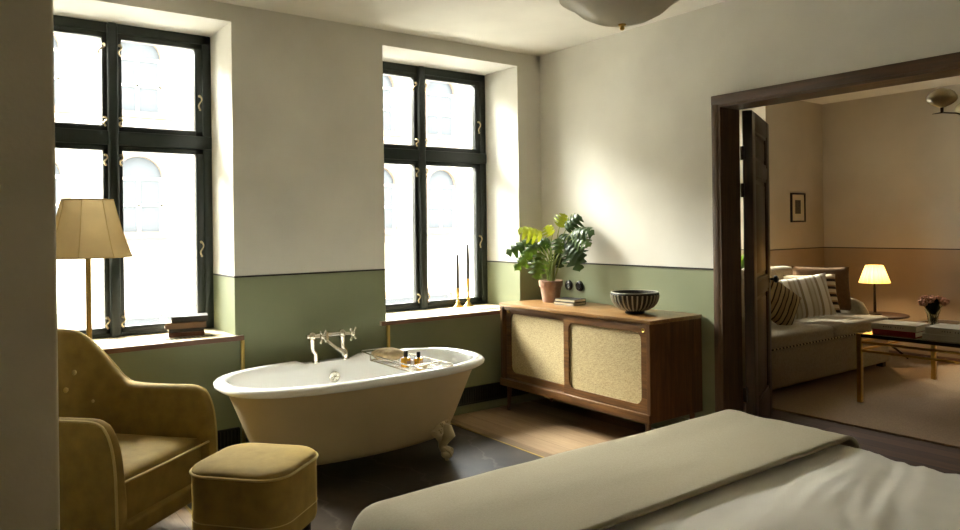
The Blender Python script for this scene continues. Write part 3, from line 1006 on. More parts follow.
obj('light_bulb', MB().sphere((0, 0, 1.41), (0.03, 0.03, 0.045), 14, 10), 'ceil', fl)
sp_ = MB()
for k in range(4):
    a = k * PI / 2
    sp_.tube([(0, 0, 1.36), (0.108 * math.cos(a), 0.108 * math.sin(a), 1.565)], 0.002, 6)
obj('shade_carrier', sp_, 'brass', fl)

# ------------------------------------------------------------------ books
def book(name, w, d_, t_, cover, loc, rz, label, group=None, lettering=False):
    """closed book lying flat: spine along local -Y side (length w along x)"""
    b = thing(name, label, 'book', loc, rz, group)
    c = 0.003 if t_ < 0.03 else 0.004
    cv = MB()
    cv.box(-w / 2, w / 2, -d_ / 2, d_ / 2, 0, c, 0.001).box(-w / 2, w / 2, -d_ / 2, d_ / 2, t_ - c, t_, 0.001)
    cv.box(-w / 2, w / 2, -d_ / 2, -d_ / 2 + c, 0, t_, 0.001)
    obj('cover', cv, cover, b, smooth=0)
    obj('pages', MB().box(-w / 2 + 0.004, w / 2 - 0.004, -d_ / 2 + c, d_ / 2 - 0.005, c, t_ - c), 'pages', b, smooth=0)
    if lettering:
        for i in range(9):
            if i == 4: continue
            x = -0.07 + i * 0.017
            obj('spine_letter', MB().box(x, x + 0.006, -d_ / 2 - 0.0006, -d_ / 2, t_ * 0.42, t_ * 0.58), 'lettering', b, smooth=0)
    return b
zS = 0.758
G = 'old books stacked on the left window sill'
book('book', 0.205, 0.15, 0.026, 'book_red', (-2.745, 0.225, zS), -0.22, 'thin reddish-brown book at the bottom of the window sill stack', G)
book('book', 0.20, 0.14, 0.022, 'book_dark', (-2.752, 0.228, zS + 0.0265), -0.12, 'dark thin book second from the bottom of the window sill stack', G)
book('book', 0.235, 0.165, 0.038, 'book_brown', (-2.752, 0.225, zS + 0.049), -0.2, 'brown leather book third from the bottom of the window sill stack', G)
book('book', 0.21, 0.15, 0.034, 'book_dark', (-2.725, 0.222, zS + 0.0875), -0.24, 'charcoal book on top of the window sill stack', G)

# ------------------------------------------------------------------ candlesticks and candles
def candlestick(x, y, hgt, lab, lab2, hc):
    c = thing('candlestick', lab, 'candlestick', (x, y, 0.756), 0, 'brass candlesticks on the right window sill')
    k = hgt / 0.22
    b_ = MB().lathe([(0.001, 0), (0.047, 0), (0.047, 0.004), (0.036, 0.010), (0.022, 0.022), (0.012, 0.04)], 28, caps=False)
    obj('candlestick_base', b_, 'brass', c)
    pr = [(0.012, 0.038), (0.010, 0.05 * k), (0.018, 0.065 * k), (0.009, 0.08 * k), (0.008, 0.11 * k), (0.015, 0.125 * k), (0.009, 0.14 * k), (0.013, 0.165 * k), (0.015, 0.18 * k), (0.014, 0.21 * k), (0.018, 0.218 * k), (0.018, 0.22 * k), (0.012, 0.222 * k)]
    obj('candlestick_stem', MB().lathe(pr, 20, caps=True), 'brass', c)
    cd = thing('taper_candle', lab2, 'candle', (x, y, 0.756 + hgt * 1.011), 0, 'charcoal taper candles')
    obj('candle_wax', MB().lathe([(0.0135, 0), (0.013, hc * 0.6), (0.010, hc - 0.01), (0.003, hc)], 14, caps=True), 'candle', cd)
    obj('wick', MB().tube([(0, 0, hc), (0.001, 0, hc + 0.012)], 0.0015, 6), 'black', cd)
candlestick(-0.585, 0.375, 0.155, 'shorter brass candlestick on the window sill, left of the taller one', 'charcoal taper candle in the shorter brass candlestick', 0.275)
candlestick(-0.482, 0.375, 0.225, 'taller brass candlestick on the window sill, nearer the sideboard', 'charcoal taper candle in the taller brass candlestick', 0.285)

# ------------------------------------------------------------------ sideboard
sb = thing('sideboard', 'walnut sideboard with two rattan sliding doors against the green wall', 'sideboard', (-0.2625, -0.828, 0))
hx, hy = 0.2525, 0.737
ZB, ZT = 0.195, 0.822
for ya, yb_ in ((hy - 0.028, hy), (-hy, -hy + 0.028)):
    obj('side_panel', MB().box(-hx, hx, ya, yb_, ZB, ZT - 0.0255, 0.002, 1, 0), 'walnut_z', sb, smooth=0)
obj('cabinet_top', MB().box(-hx - 0.004, hx, -hy - 0.004, hy + 0.004, ZT - 0.025, ZT, 0.003), 'walnut_top', sb, smooth=30)
cs = MB()
cs.box(-hx, hx, -hy + 0.028, hy - 0.028, ZB, ZB + 0.05, 0.002, 1)
cs.box(-hx + 0.012, hx, -hy + 0.028, hy - 0.028, ZT - 0.05, ZT - 0.0255)
cs.box(hx - 0.012, hx, -hy + 0.028, hy - 0.028, ZB + 0.05, ZT - 0.05)
obj('carcass', cs, 'walnut_y', sb, smooth=0)
obj('lower_rail', MB().box(-hx - 0.012, -hx + 0.02, -hy, hy, ZB - 0.002, ZB + 0.052, 0.003), 'walnut_y', sb, smooth=30)
def frame_ring(mb, cy, w, z0, z1, border, r, x0, x1, n=7):
    """door frame with a rounded-corner hole, in the yz plane"""
    cz, h = (z0 + z1) / 2, z1 - z0
    inner = rrect(w - 2 * border, h - 2 * border, r, n)
    corner = [(w / 2, h / 2), (-w / 2, h / 2), (-w / 2, -h / 2), (w / 2, -h / 2)]
    N = len(inner)
    V = []
    for x in (x0, x1):
        V += [(x, cy + p[0], cz + p[1]) for p in inner]
        V += [(x, cy + p[0], cz + p[1]) for p in corner]
    S = N + 4
    F = []
    for o in (0, S):
        for c in range(4):
            for k in range(n):
                i = c * (n + 1) + k
                F.append((o + i, o + i + 1, o + N + c))
            i = c * (n + 1) + n
            j = (i + 1) % N
            F.append((o + i, o + j, o + N + (c + 1) % 4, o + N + c))
    for k in range(N):
        F.append((k, (k + 1) % N, S + (k + 1) % N, S + k))
    for c in range(4):
        F.append((N + c, N + (c + 1) % 4, S + N + (c + 1) % 4, S + N + c))
    mb.add(V, F)
def sb_door(cy, w, x0):
    z0, z1 = ZB + 0.052, ZT - 0.030
    mb = MB()
    frame_ring(mb, cy, w, z0, z1, 0.048, 0.05, x0, x0 + 0.022)
    dr = obj('sliding_door', mb, 'walnut_y', sb, smooth=30)
    rp = MB()
    P = rrect(w - 0.09, z1 - z0 - 0.09, 0.05, 7)
    rp.add([(x0 + 0.012, cy + p[0], (z0 + z1) / 2 + p[1]) for p in P] + [(x0 + 0.017, cy + p[0], (z0 + z1) / 2 + p[1]) for p in P],
           [tuple(range(len(P))), tuple(range(len(P), 2 * len(P)))] + [(k, (k + 1) % len(P), len(P) + (k + 1) % len(P), len(P) + k) for k in range(len(P))])
    tag(obj('rattan_panel', rp, 'rattan', dr, smooth=30), 'woven rattan infill')
    return dr, z1
dl, z1_ = sb_door(0.335, 0.745, -hx + 0.036)
dr_, z1_ = sb_door(-0.335, 0.745, -hx + 0.010)
for dd, cy, x in ((dl, 0.335 + 0.3725 - 0.03, -hx + 0.036), (dr_, -0.335 - 0.3725 + 0.03, -hx + 0.010)):
    pl = MB().lathe([(0.001, -0.001), (0.008, 0.001), (0.010, 0.003), (0.013, 0.003), (0.013, -0.002)], 18, T=Matrix.Translation((x, cy, z1_ - 0.035)) @ Matrix.Rotation(-PI / 2, 4, 'Y'))
    obj('finger_pull', pl, 'brass', dd)
for sx in (-1, 1):
    for sy in (-1, 1):
        obj('leg', MB().tube([(sx * (hx - 0.04), sy * (hy - 0.055), ZB + 0.002), (sx * (hx - 0.035), sy * (hy - 0.05), 0.0)], [0.020, 0.012], 14), 'walnut_z', sb)

# ------------------------------------------------------------------ plant on the sideboard
pt = thing('potted_plant', 'leafy green plant in a terracotta pot on the sideboard', 'plant', (-0.198, -0.323, ZT))
obj('plant_pot', MB().lathe([(0.001, 0), (0.060, 0), (0.064, 0.004), (0.081, 0.12), (0.089, 0.121), (0.093, 0.165), (0.088, 0.168), (0.080, 0.165), (0.074, 0.14)], 32), 'terracotta', pt)
sl = MB()
sl.rings([[Vector((0.076 * f * math.cos(a), 0.076 * f * math.sin(a), 0.148 + 0.012 * (1 - f) + 0.004 * noise.noise((f * 9, a * 5, 1)))) for a in [2 * PI * k / 24 for k in range(24)]] for f in (1.0, 0.8, 0.5, 0.2)])
obj('soil', sl, 'soil', pt)
CAMV = Vector((-0.67, -0.75, 0.10)).normalized()
def leaf_mb(A, T, wid, nrm, droop, lobes=5, seed=0):
    rnd = random.Random(seed)
    A, T = Vector(A), Vector(T)
    ax = T - A
    L = ax.length
    e1 = ax.normalized()
    nrm = Vector(nrm)
    e3 = (nrm - e1 * nrm.dot(e1)).normalized()
    e2 = e3.cross(e1)
    n = lobes * 8
    V, F = [], []
    def P(u, v):
        w = droop * (u - 0.5) ** 2 * -4 * L * 0.5 + droop * 0.5 * L
        fold = abs(v) * 0.28 - 1.1 * (v * v) / max(wid, 1e-3)
        return A + e1 * (u * L) + e2 * v + e3 * (w + fold)
    side_rows = []
    for k in range(n + 1):
        u = k / n
        env = (math.sin(PI * min(1, (u + 0.10) / 1.10) ** 0.85)) ** 0.75 if u < 0.995 else 0.02
        lob = 0.22 + 0.78 * abs(math.sin(PI * lobes * u + 0.35)) ** 0.9
        row = []
        for sgn in (-1, 1):
            jit = 1 + 0.12 * math.sin(7 * u * lobes + sgn + seed)
            wd = wid * env * lob * jit
            for f in (0.5, 1.0):
                # lobes sweep forward towards the tip
                row.append(P(u + 0.22 * f * wd / L * 0.8, sgn * wd * f))
        side_rows.append((P(u, 0), row))
    idx = []
    for c, row in side_rows:
        base = len(V)
        V.append(c)
        V += row
        idx.append(base)
    for k in range(n):
        a, b = idx[k], idx[k + 1]
        F.append((a, a + 1, b + 1, b))
        F.append((a + 1, a + 2, b + 2, b + 1))
        F.append((a, b, b + 3, a + 3))
        F.append((a + 3, b + 3, b + 4, a + 4))
    mb = MB()
    mb.add(V, F)
    return mb
LV = [((-0.06, 0.019, 0.511), (-0.225, 0.128, 0.551), 0.085, (0.1, -0.3, 0.9), 0.25, 'leaf3'),
      ((0.015, -0.011, 0.517), (-0.03, 0.02, 0.586), 0.06, (-0.3, -0.6, 0.6), 0.2, 'leaf3'),
      ((0.058, -0.043, 0.574), (0.078, -0.08, 0.68), 0.065, (-0.5, -0.6, 0.4), 0.2, 'leaf3'),
      ((0.062, -0.11, 0.554), (0.130, -0.218, 0.652), 0.085, (-0.5, -0.4, 0.6), 0.2, 'leaf'),
      ((0.068, -0.171, 0.534), (0.092, -0.389, 0.515), 0.085, (-0.35, -0.35, 0.8), 0.3, 'leaf'),
      ((0.068, -0.207, 0.516), (0.058, -0.378, 0.427), 0.07, (-0.4, -0.3, 0.7), 0.2, 'leaf2'),
      ((0.048, -0.162, 0.472), (0.048, -0.269, 0.24), 0.095, (-0.8, -0.7, 0.3), 0.15, 'leaf'),
      ((-0.009, -0.093, 0.490), (-0.028, -0.129, 0.375), 0.065, (-0.6, -0.6, 0.5), 0.15, 'leaf2'),
      ((-0.006, -0.021, 0.442), (-0.085, 0.021, 0.465), 0.045, (-0.3, -0.3, 0.9), 0.25, 'leaf'),
      ((-0.103, 0.051, 0.461), (-0.300, 0.179, 0.372), 0.075, (-0.25, -0.45, 0.75), 0.2, 'leaf'),
      ((-0.136, 0.026, 0.422), (-0.285, 0.093, 0.245), 0.06, (-0.5, -0.6, 0.5), 0.2, 'leaf2'),
      ((-0.136, -0.024, 0.385), (-0.185, -0.05, 0.18), 0.075, (-0.75, -0.75, 0.2), 0.12, 'leaf2'),
      ((0.031, -0.047, 0.385), (0.041, -0.067, 0.26), 0.075, (-0.75, -0.7, 0.3), 0.15, 'leaf'),
      ((-0.121, -0.01, 0.444), (-0.248, 0.033, 0.365), 0.05, (-0.4, -0.5, 0.7), 0.2, 'leaf2'),
      ((0.028, -0.161, 0.442), (0.058, -0.308, 0.332), 0.085, (-0.7, -0.6, 0.45), 0.2, 'leaf'),
      ((0.02, 0.03, 0.48), (-0.06, 0.10, 0.40), 0.07, (-0.4, -0.2, 0.8), 0.2, 'leaf'),
      ((0.055, -0.055, 0.516), (0.085, -0.186, 0.455), 0.08, (0.2, 0.2, 0.9), 0.2, 'leaf')]
for i, (A, T, w, nm_, dr0, mm) in enumerate(LV):
    nn = Vector(nm_).normalized() * 0.5 + CAMV * 0.6
    obj('leaf', leaf_mb(A, T, w * 1.1, nn, dr0, 4 if w < 0.07 else 5, i), mm, pt, smooth=60)
    a = Vector(A)
    b0 = Vector((0.02 * math.cos(i * 2.4), 0.02 * math.sin(i * 2.4), 0.15))
    mid1 = b0.lerp(a, 0.35) + Vector((0, 0, 0.06))
    mid2 = b0.lerp(a, 0.75) + Vector((0, 0, 0.045))
    end = a + (Vector(T) - a) * 0.15
    obj('leaf_stem', MB().tube([b0, mid1, mid2, a, end], [0.006, 0.0045, 0.0038, 0.003, 0.0015], 8), 'stem', pt, smooth=60)

# notebooks and bowl on the sideboard
G = 'small books lying on the sideboard'
book('book', 0.20, 0.135, 0.020, 'black_cover', (-0.205, -0.535, ZT), PI / 2 + 0.05, 'black thin book at the bottom of the pair beside the terracotta pot', G)
book('book', 0.195, 0.13, 0.022, 'black_cover', (-0.198, -0.537, ZT + 0.0205), PI / 2 + 0.10, 'black thin book on top of the pair beside the terracotta pot', G)
bw = thing('fluted_bowl', 'dark fluted ceramic bowl on the sideboard', 'bowl', (-0.262, -1.225, ZT))
NF = 30
def flute(an, z):
    return 1.0 + (0.022 * abs(math.sin(an * NF / 2)) if 0.02 < z < 0.125 else 0)
prof = [(0.001, 0.001), (0.062, 0.0), (0.066, 0.006), (0.060, 0.014), (0.085, 0.024), (0.120, 0.045), (0.142, 0.075), (0.152, 0.105), (0.155, 0.124), (0.157, 0.134), (0.153, 0.139), (0.146, 0.136), (0.142, 0.12), (0.13, 0.08), (0.10, 0.045), (0.05, 0.028), (0.001, 0.025)]
obj('bowl_body', MB().lathe(prof, NF * 4, mod=flute), 'bowl', bw, smooth=50)
rb = MB()
for k in range(NF):
    a = 2 * PI * (k + 0.5) / NF * 1.0 + PI / NF
    rb.tube([((r * 1.0225) * math.cos(a), (r * 1.0225) * math.sin(a), z) for r, z in ((0.085, 0.024), (0.120, 0.045), (0.142, 0.075), (0.152, 0.105), (0.155, 0.124))], 0.0052, 6)
rb.tube([(0.153 * math.cos(2 * PI * k / 64), 0.153 * math.sin(2 * PI * k / 64), 0.1385) for k in range(64)], 0.0035, 6, closed=True)
tag(obj('bowl_flutes', rb, 'bowl_rib', bw, smooth=60), 'pale ridges of the bowl')

# sockets on the wall
for y, side in ((-0.318, 'left'), (-0.438, 'right')):
    s_ = thing('wall_socket', '%s round black wall socket above the sideboard, %s' % (side, 'nearer the plant' if side == 'left' else 'farther from the plant'), 'socket', (0, y, 0.94), 0, 'round black wall sockets')
    RT = Matrix.Rotation(-PI / 2, 4, 'Y')
    obj('cover_plate', MB().lathe([(0.001, 0.010), (0.026, 0.010), (0.030, 0.014), (0.038, 0.012), (0.041, 0.004), (0.041, 0.0005)], 28, T=RT), 'socket', s_)
    obj('socket_insert', MB().lathe([(0.001, 0.0), (0.019, 0.0), (0.021, 0.004)], 20, T=Matrix.Translation((-0.0105, 0, 0)) @ RT), 'black', s_)

# ------------------------------------------------------------------ bedroom ceiling lamp
cl = thing('ceiling_lamp', 'ribbed frosted glass bowl lamp hanging from the bedroom ceiling', 'ceiling lamp', (-1.405, -2.19, 2.45))
gp = [(0.294, 0.036), (0.290, 0.014), (0.276, 0.004), (0.252, 0.002), (0.236, -0.018), (0.19, -0.058), (0.13, -0.088), (0.07, -0.106), (0.012, -0.112)]
gl = MB().lathe(gp, 160, mod=lambda an, z: 1 + (0.007 * math.cos(an * 64) if -0.1 < z < -0.01 else 0))
gi = MB()
obj('glass_bowl', gl, 'lampglass', cl, smooth=60)
obj('finial', MB().lathe([(0.001, -0.140), (0.008, -0.138), (0.012, -0.130), (0.008, -0.122), (0.018, -0.118), (0.018, -0.111), (0.001, -0.110)], 16), 'brass', cl)
cr = MB().tube([(0, 0, -0.112), (0, 0, 0.30)], 0.007, 10)
for k in range(3):
    a = k * 2 * PI / 3 + 0.4
    cr.tube([(0, 0, 0.20), (0.15 * math.cos(a), 0.15 * math.sin(a), 0.12), (0.288 * math.cos(a), 0.288 * math.sin(a), 0.030)], 0.004, 8)
obj('lamp_rod', cr, 'brass', cl)
obj('ceiling_rose', MB().lathe([(0.001, 0.29), (0.05, 0.295), (0.07, 0.32), (0.075, 0.3445)], 24), 'brass', cl)
for x in (0.07, -0.07):
    obj('light_bulb', MB().sphere((x, 0, 0.04), (0.03, 0.03, 0.04)).tube([(x, 0, 0.05), (0, 0, 0.09)], 0.008, 8), 'ceil', cl)

# ------------------------------------------------------------------ bed, duvet, throw
BX0, BX1, BY1, BY0 = -3.025, -1.205, -2.575, -4.66
ZBED = 0.598
bed = thing('bed', 'large upholstered bed in the foreground under a white duvet', 'bed', ((BX0 + BX1) / 2, (BY0 + BY1) / 2, 0))
bx, by = (BX1 - BX0) / 2, (BY1 - BY0) / 2
obj('bed_base', MB().box(-bx + 0.04, bx - 0.04, -by, by - 0.04, 0.12, 0.32, 0.02), 'mattress', bed, smooth=40)
obj('mattress', MB().box(-bx + 0.045, bx - 0.045, -by, by - 0.045, 0.321, 0.545, 0.06, 4), 'duvet', bed, smooth=40)
obj('headboard', MB().box(-bx - 0.02, bx + 0.02, -by - 0.10, -by - 0.005, 0.10, 1.15, 0.03, 3), 'mattress', bed, smooth=40)
for sx in (-1, 1):
    for y in (by - 0.14, -by + 0.1):
        obj('leg', MB().tube([(sx * (bx - 0.12), y, 0.13), (sx * (bx - 0.12), y, 0)], [0.03, 0.022], 12), 'leg', bed)
RB = 0.10
def edge(s, half):
    a = abs(s) - (half - RB)
    if a <= 0:
        return s, 0.0
    sg = 1 if s > 0 else -1
    arc = RB * PI / 2
    if a < arc:
        t_ = a / RB
        return sg * (half - RB + RB * math.sin(t_)), RB * (1 - math.cos(t_))
    return sg * half, RB + (a - arc)
def cloth(x_half, y_half, s0, s1, t0, t1, nx, ny, lift, wr):
    """a sheet draped over the bed; s across, t along (+ towards the foot)"""
    rows = []
    for j in range(ny + 1):
        t_ = t0 + (t1 - t0) * j / ny
        row = []
        for i in range(nx + 1):
            s_ = s0 + (s1 - s0) * i / nx
            x, dx = edge(s_, x_half)
            y, dy = edge(t_, y_half) if t_ > 0 else (t_, 0.0)
            dz = math.sqrt(dx * dx + dy * dy)
            if dx > 0 and dy > 0:
                k = min(1.0, min(dx, dy) / RB)
                x *= 1 - 0.02 * k
                y -= 0.03 * k
            z = -dz + lift + wr(s_, t_, dz)
            row.append(Vector((x, y, z)))
        rows.append(row)
    V = [p for r in rows for p in r]
    F = []
    for j in range(ny):
        for i in range(nx):
            a = j * (nx + 1) + i
            F.append((a, a + 1, a + nx + 2, a + nx + 1))
    return MB().add(V, F)
tstart = -3.165 - (BY0 + BY1) / 2
def wr_d(s_, t_, dz):
    p = Vector((s_ * 1.3 + t_ * 0.6, t_ * 6.0 - s_ * 1.6, 0.3))
    q = Vector((s_ * 2.6 + t_ * 1.0, t_ * 15 - s_ * 4.5, 2.0))
    fade = (1 - smoothstep(0.0, 0.15, dz) * 0.5) * (1 - 0.8 * smoothstep(tstart - 0.06, tstart + 0.04, t_))
    return (0.017 * noise.noise(p) + 0.018 * (0.5 - abs(noise.noise(q))) - 0.009) * fade
dv = cloth(bx - 0.012, by - 0.012, -bx - 0.30, bx + 0.30, -by + 0.004, by + 0.26, 130, 130, 0.0, wr_d)
o = obj('duvet', dv, 'duvet', None, ((BX0 + BX1) / 2, (BY0 + BY1) / 2, ZBED - 0.012), smooth=80)
tag(o, 'white cotton duvet spread over the bed', 'duvet')
m_ = o.modifiers.new('thickness', 'SOLIDIFY'); m_.thickness = 0.010; m_.offset = -1
def wr_t(s_, t_, dz):
    p = Vector((s_ * 1.6, t_ * 9.0 + 0.3 * math.sin(s_ * 2), 4.0))
    return wr_d(s_, t_, dz) + 0.005 * noise.noise(p) + 0.006 * noise.noise(Vector((s_ * 2.4, t_ * 2.4, 7.7)))
tstart = -3.165 - (BY0 + BY1) / 2
th = cloth(bx + 0.006, by + 0.006, -bx - 0.34, bx + 0.34, tstart, by + 0.36, 130, 60, 0.0, wr_t)
o = obj('throw_blanket', th, 'throw', None, ((BX0 + BX1) / 2, (BY0 + BY1) / 2, ZBED + 0.020), smooth=80)
tag(o, 'greige woollen throw folded across the foot of the bed', 'blanket')
m_ = o.modifiers.new('thickness', 'SOLIDIFY'); m_.thickness = 0.013; m_.offset = -1

# ------------------------------------------------------------------ sitting room
cp = MB().box(1.07, 4.05, -5.6, -0.72, 0.0005, 0.014, 0.004)
tag(obj('carpet', cp, 'carpet', None, smooth=30), 'beige wool carpet on the sitting room floor', 'carpet')
# sofa
SX0, SX1, SYF, SYB = 1.33, 3.37, -1.205, -0.23
sf = thing('sofa', 'taupe linen sofa with rounded back under the sitting room window', 'sofa', ((SX0 + SX1) / 2, (SYF + SYB) / 2, 0.0145))
hx_, hy_ = (SX1 - SX0) / 2, (SYB - SYF) / 2
obj('sofa_base', MB().box(-hx_, hx_, -hy_ + 0.01, hy_ - 0.02, 0.045, 0.375, 0.03, 4), 'sofa', sf, smooth=40)
for sx in (-1, 1):
    for sy in (-1, 1):
        obj('leg', MB().box(sx * (hx_ - 0.05) - 0.03, sx * (hx_ - 0.05) + 0.03, sy * (hy_ - 0.07) - 0.03, sy * (hy_ - 0.07) + 0.03, 0, 0.05), 'leg', sf, smooth=0)
for cx_ in (-hx_ / 2, hx_ / 2):
    R_ = [[Vector((cx_ + px * f, -0.105 + py * f, z)) for px, py in rrect(hx_ - 0.012, 0.77, 0.05, 5)] for f, z in ((0.985, 0.372), (1.0, 0.39), (1.0, 0.455), (0.985, 0.475), (0.93, 0.487), (0.6, 0.496), (0.2, 0.498))]
    obj('seat_cushion', MB().rings(R_), 'sofa', sf, smooth=60)
obj('cushion_trim', MB().tube([(-hx_ + 0.03, -hy_ - 0.004, 0.378), (hx_ - 0.03, -hy_ - 0.004, 0.378)], 0.007, 8), 'sofa_dash', sf)
# back with rounded ends, falling to low arms
rr_ = []
n_ = 40
for k in range(n_ + 1):
    u = k / n_
    x = -hx_ + 2 * hx_ * u
    e = min(x + hx_, hx_ - x)
    r = 0.42
    top = 0.955 if e > r else 0.75 + 0.205 * math.sqrt(max(0.0, 1 - ((r - e) / r) ** 2))
    tk = 0.20
    y1, y0 = hy_, hy_ - tk - 0.06
    sec = [Vector((x, y0, 0.36)), Vector((x, y0 + 0.05, 0.36 + (top - 0.36) * 0.6))]
    for q in range(7):
        a = PI - PI * q / 6
        sec.append(Vector((x, y1 - tk / 2 + tk / 2 * math.cos(a), top - 0.09 + 0.09 * math.sin(a))))
    sec.append(Vector((x, y1, 0.36)))
    rr_.append(sec)
obj('backrest', MB().rings(rr_), 'sofa', sf, smooth=60)
for sx in (-1, 1):
    a_ = MB()
    rr_ = []
    for k in range(13):
        u = k / 12
        y = hy_ - 0.1 + (-hy_ + 0.18 - hy_ + 0.1) * u
        top = 0.64 if u < 0.75 else 0.64 - 0.14 * (1 - math.sqrt(max(0, 1 - ((u - 0.75) / 0.25) ** 2)))
        x1 = sx * hx_
        x0_ = sx * (hx_ - 0.13)
        sec = [Vector((x0_, y, 0.36))]
        for q in range(7):
            a = PI - PI * q / 6
            sec.append(Vector((sx * (hx_ - 0.065 + 0.065 * math.cos(a)), y, top - 0.065 + 0.065 * math.sin(a))))
        sec.append(Vector((x1, y, 0.36)))
        rr_.append(sec)
    obj('armrest', a_.rings(rr_), 'sofa', sf, smooth=60)

def cushion(name, w, h, t_, m, loc, rot, label, n=18):
    V, F = [], []
    def P(u, v, s_):
        pin = 1 - 0.06 * (1 - abs(u) ** 2) * abs(v) ** 4
        pin2 = 1 - 0.06 * (1 - abs(v) ** 2) * abs(u) ** 4
        q = ((1 - abs(u) ** 3.0) * (1 - abs(v) ** 3.0)) ** 0.55
        k = noise.noise(Vector((u * 2, v * 2, s_ * 3 + w * 7))) * 0.012
        return Vector((u * w / 2 * pin2, s_ * (t_ / 2) * q + k * q, v * h / 2 * pin))
    mb = MB()
    for s_ in (-1, 1):
        g = [[P(-1 + 2 * i / n, -1 + 2 * j / n, s_) for i in range(n + 1)] for j in range(n + 1)]
        V = [p for r in g for p in r]
        F = [(j * (n + 1) + i, j * (n + 1) + i + 1, (j + 1) * (n + 1) + i + 1, (j + 1) * (n + 1) + i) for j in range(n) for i in range(n)]
        mb.add(V, F)
    bmesh.ops.remove_doubles(mb.bm, verts=list(mb.bm.verts), dist=1e-4)
    o = obj(name, mb, m, None, loc, rot, smooth=80)
    return tag(o, label, 'cushion', 'scatter cushions on the sofa')
cushion('cushion', 0.58, 0.44, 0.15, 'pil_brown', (3.06, -0.70, 0.755), (-0.22, 0.03, -0.62), 'plain brown cushion at the right end of the sofa')
cushion('cushion', 0.50, 0.38, 0.13, 'pil_dark', (2.74, -0.77, 0.725), (-0.25, -0.02, -0.66), 'black and cream striped cushion behind the pale striped one')
cushion('cushion', 0.52, 0.40, 0.14, 'pil_white', (2.40, -0.87, 0.720), (-0.34, -0.14, -0.72), 'cream and taupe striped cushion in front of the other cushions')
cushion('cushion', 0.42, 0.40, 0.13, 'pil_plaid', (2.00, -0.87, 0.700), (-0.40, 0.62, -0.5), 'brown and cream banded cushion partly hidden by the open door')

# side table and lit lamp
SDX, SDY = 3.78, -0.90
sd = thing('side_table', 'small round dark side table between the sofa and the far wall', 'table', (SDX, SDY, 0.0145))
obj('table_top', MB().lathe([(0.001, 0.418), (0.25, 0.418), (0.28, 0.426), (0.28, 0.438), (0.275, 0.442), (0.001, 0.442)], 40), 'leg', sd)
obj('column', MB().lathe([(0.02, 0.16), (0.028, 0.20), (0.016, 0.26), (0.02, 0.38), (0.05, 0.4179)], 16), 'bronze', sd)
for k in range(3):
    a = -1.2 + k * 2 * PI / 3
    obj('leg', MB().tube([(0, 0, 0.20), (0.10 * math.cos(a), 0.10 * math.sin(a), 0.14), (0.26 * math.cos(a), 0.26 * math.sin(a), 0.012)], [0.014, 0.012, 0.010], 10), 'bronze', sd)
tl = thing('table_lamp', 'lit table lamp with pleated cream shade on the side table', 'lamp', (SDX - 0.03, SDY + 0.02, 0.457))
obj('lamp_base', MB().lathe([(0.001, 0), (0.065, 0), (0.065, 0.01), (0.02, 0.018), (0.010, 0.03)], 24), 'bronze', tl)
obj('lamp_column', MB().tube([(0, 0, 0.015), (0, 0, 0.335)], [0.015, 0.010], 12), 'bronze', tl)
NP = 18
shp = MB().lathe([(0.138, 0.325), (0.107, 0.415), (0.076, 0.505)], NP * 4, mod=lambda an, z: 1 + 0.075 * math.cos(an * NP))
obj('lamp_shade', shp, 'lamp_lit', tl, smooth=60)
obj('shade_carrier', MB().tube([(0, 0, 0.33), (0, 0, 0.50)], 0.004, 8).tube([(-0.074, 0, 0.498), (0.074, 0, 0.498)], 0.003, 6).tube([(0, -0.074, 0.498), (0, 0.074, 0.498)], 0.003, 6), 'brass', tl)
L = bpy.data.lights.new('table_lamp_bulb', 'POINT')
L.energy = 4.6
L.color = (1.0, 0.74, 0.42)
L.shadow_soft_size = 0.03
lo = bpy.data.objects.new('table_lamp_bulb', L)
COL.objects.link(lo)
lo.location = (0, 0.0, 0.40)
lo.parent = tl

# coffee table
ZC = 0.52
CX0, CX1, CY0, CY1 = 1.745, 3.05, -2.62, -1.71
ct = thing('coffee_table', 'low brass-legged coffee table with glass top on the carpet', 'table', ((CX0 + CX1) / 2, (CY0 + CY1) / 2, 0.0145))
cx_, cy_ = (CX1 - CX0) / 2, (CY1 - CY0) / 2
for sx in (-1, 1):
    for sy in (-1, 1):
        obj('leg', MB().box(sx * cx_ - 0.018, sx * cx_ + 0.018, sy * cy_ - 0.018, sy * cy_ + 0.018, 0, ZC + 0.012, 0.004), 'brass', ct, smooth=40)
for z in (0.40, 0.465):
    rl = MB()
    for sy in (-1, 1):
        rl.tube([(-cx_, sy * cy_, z), (cx_, sy * cy_, z)], 0.010, 10)
    for sx in (-1, 1):
        rl.tube([(sx * cx_, -cy_, z), (sx * cx_, cy_, z)], 0.010, 10)
    obj('rail', rl, 'brass', ct)
obj('glass_top', MB().box(-cx_ + 0.012, cx_ - 0.012, -cy_ + 0.012, cy_ - 0.012, ZC - 0.002, ZC + 0.010, 0.002), 'tabglass', ct, smooth=0)
fe = MB()
for (a, b, c, d_) in ((-cx_, cx_, -cy_ - 0.014, -cy_ + 0.012), (-cx_, cx_, cy_ - 0.012, cy_ + 0.014), (-cx_ - 0.014, -cx_ + 0.012, -cy_, cy_), (cx_ - 0.012, cx_ + 0.014, -cy_, cy_)):
    fe.box(a, b, c, d_, ZC - 0.016, ZC + 0.0105, 0.002)
obj('table_rim', fe, 'bronze', ct, smooth=40)
ZCT = ZC + 0.0145 + 0.011
G = 'large books on the coffee table'
book('book', 0.31, 0.26, 0.040, 'book_crimson', (1.93, -1.935, ZCT), -PI / 2, 'crimson book under the cream one at the sofa end of the coffee table', G)
book('book', 0.32, 0.27, 0.045, 'book_cream', (1.935, -1.93, ZCT + 0.0405), -PI / 2 + 0.03, 'cream book on top of the crimson one on the coffee table', G, True)
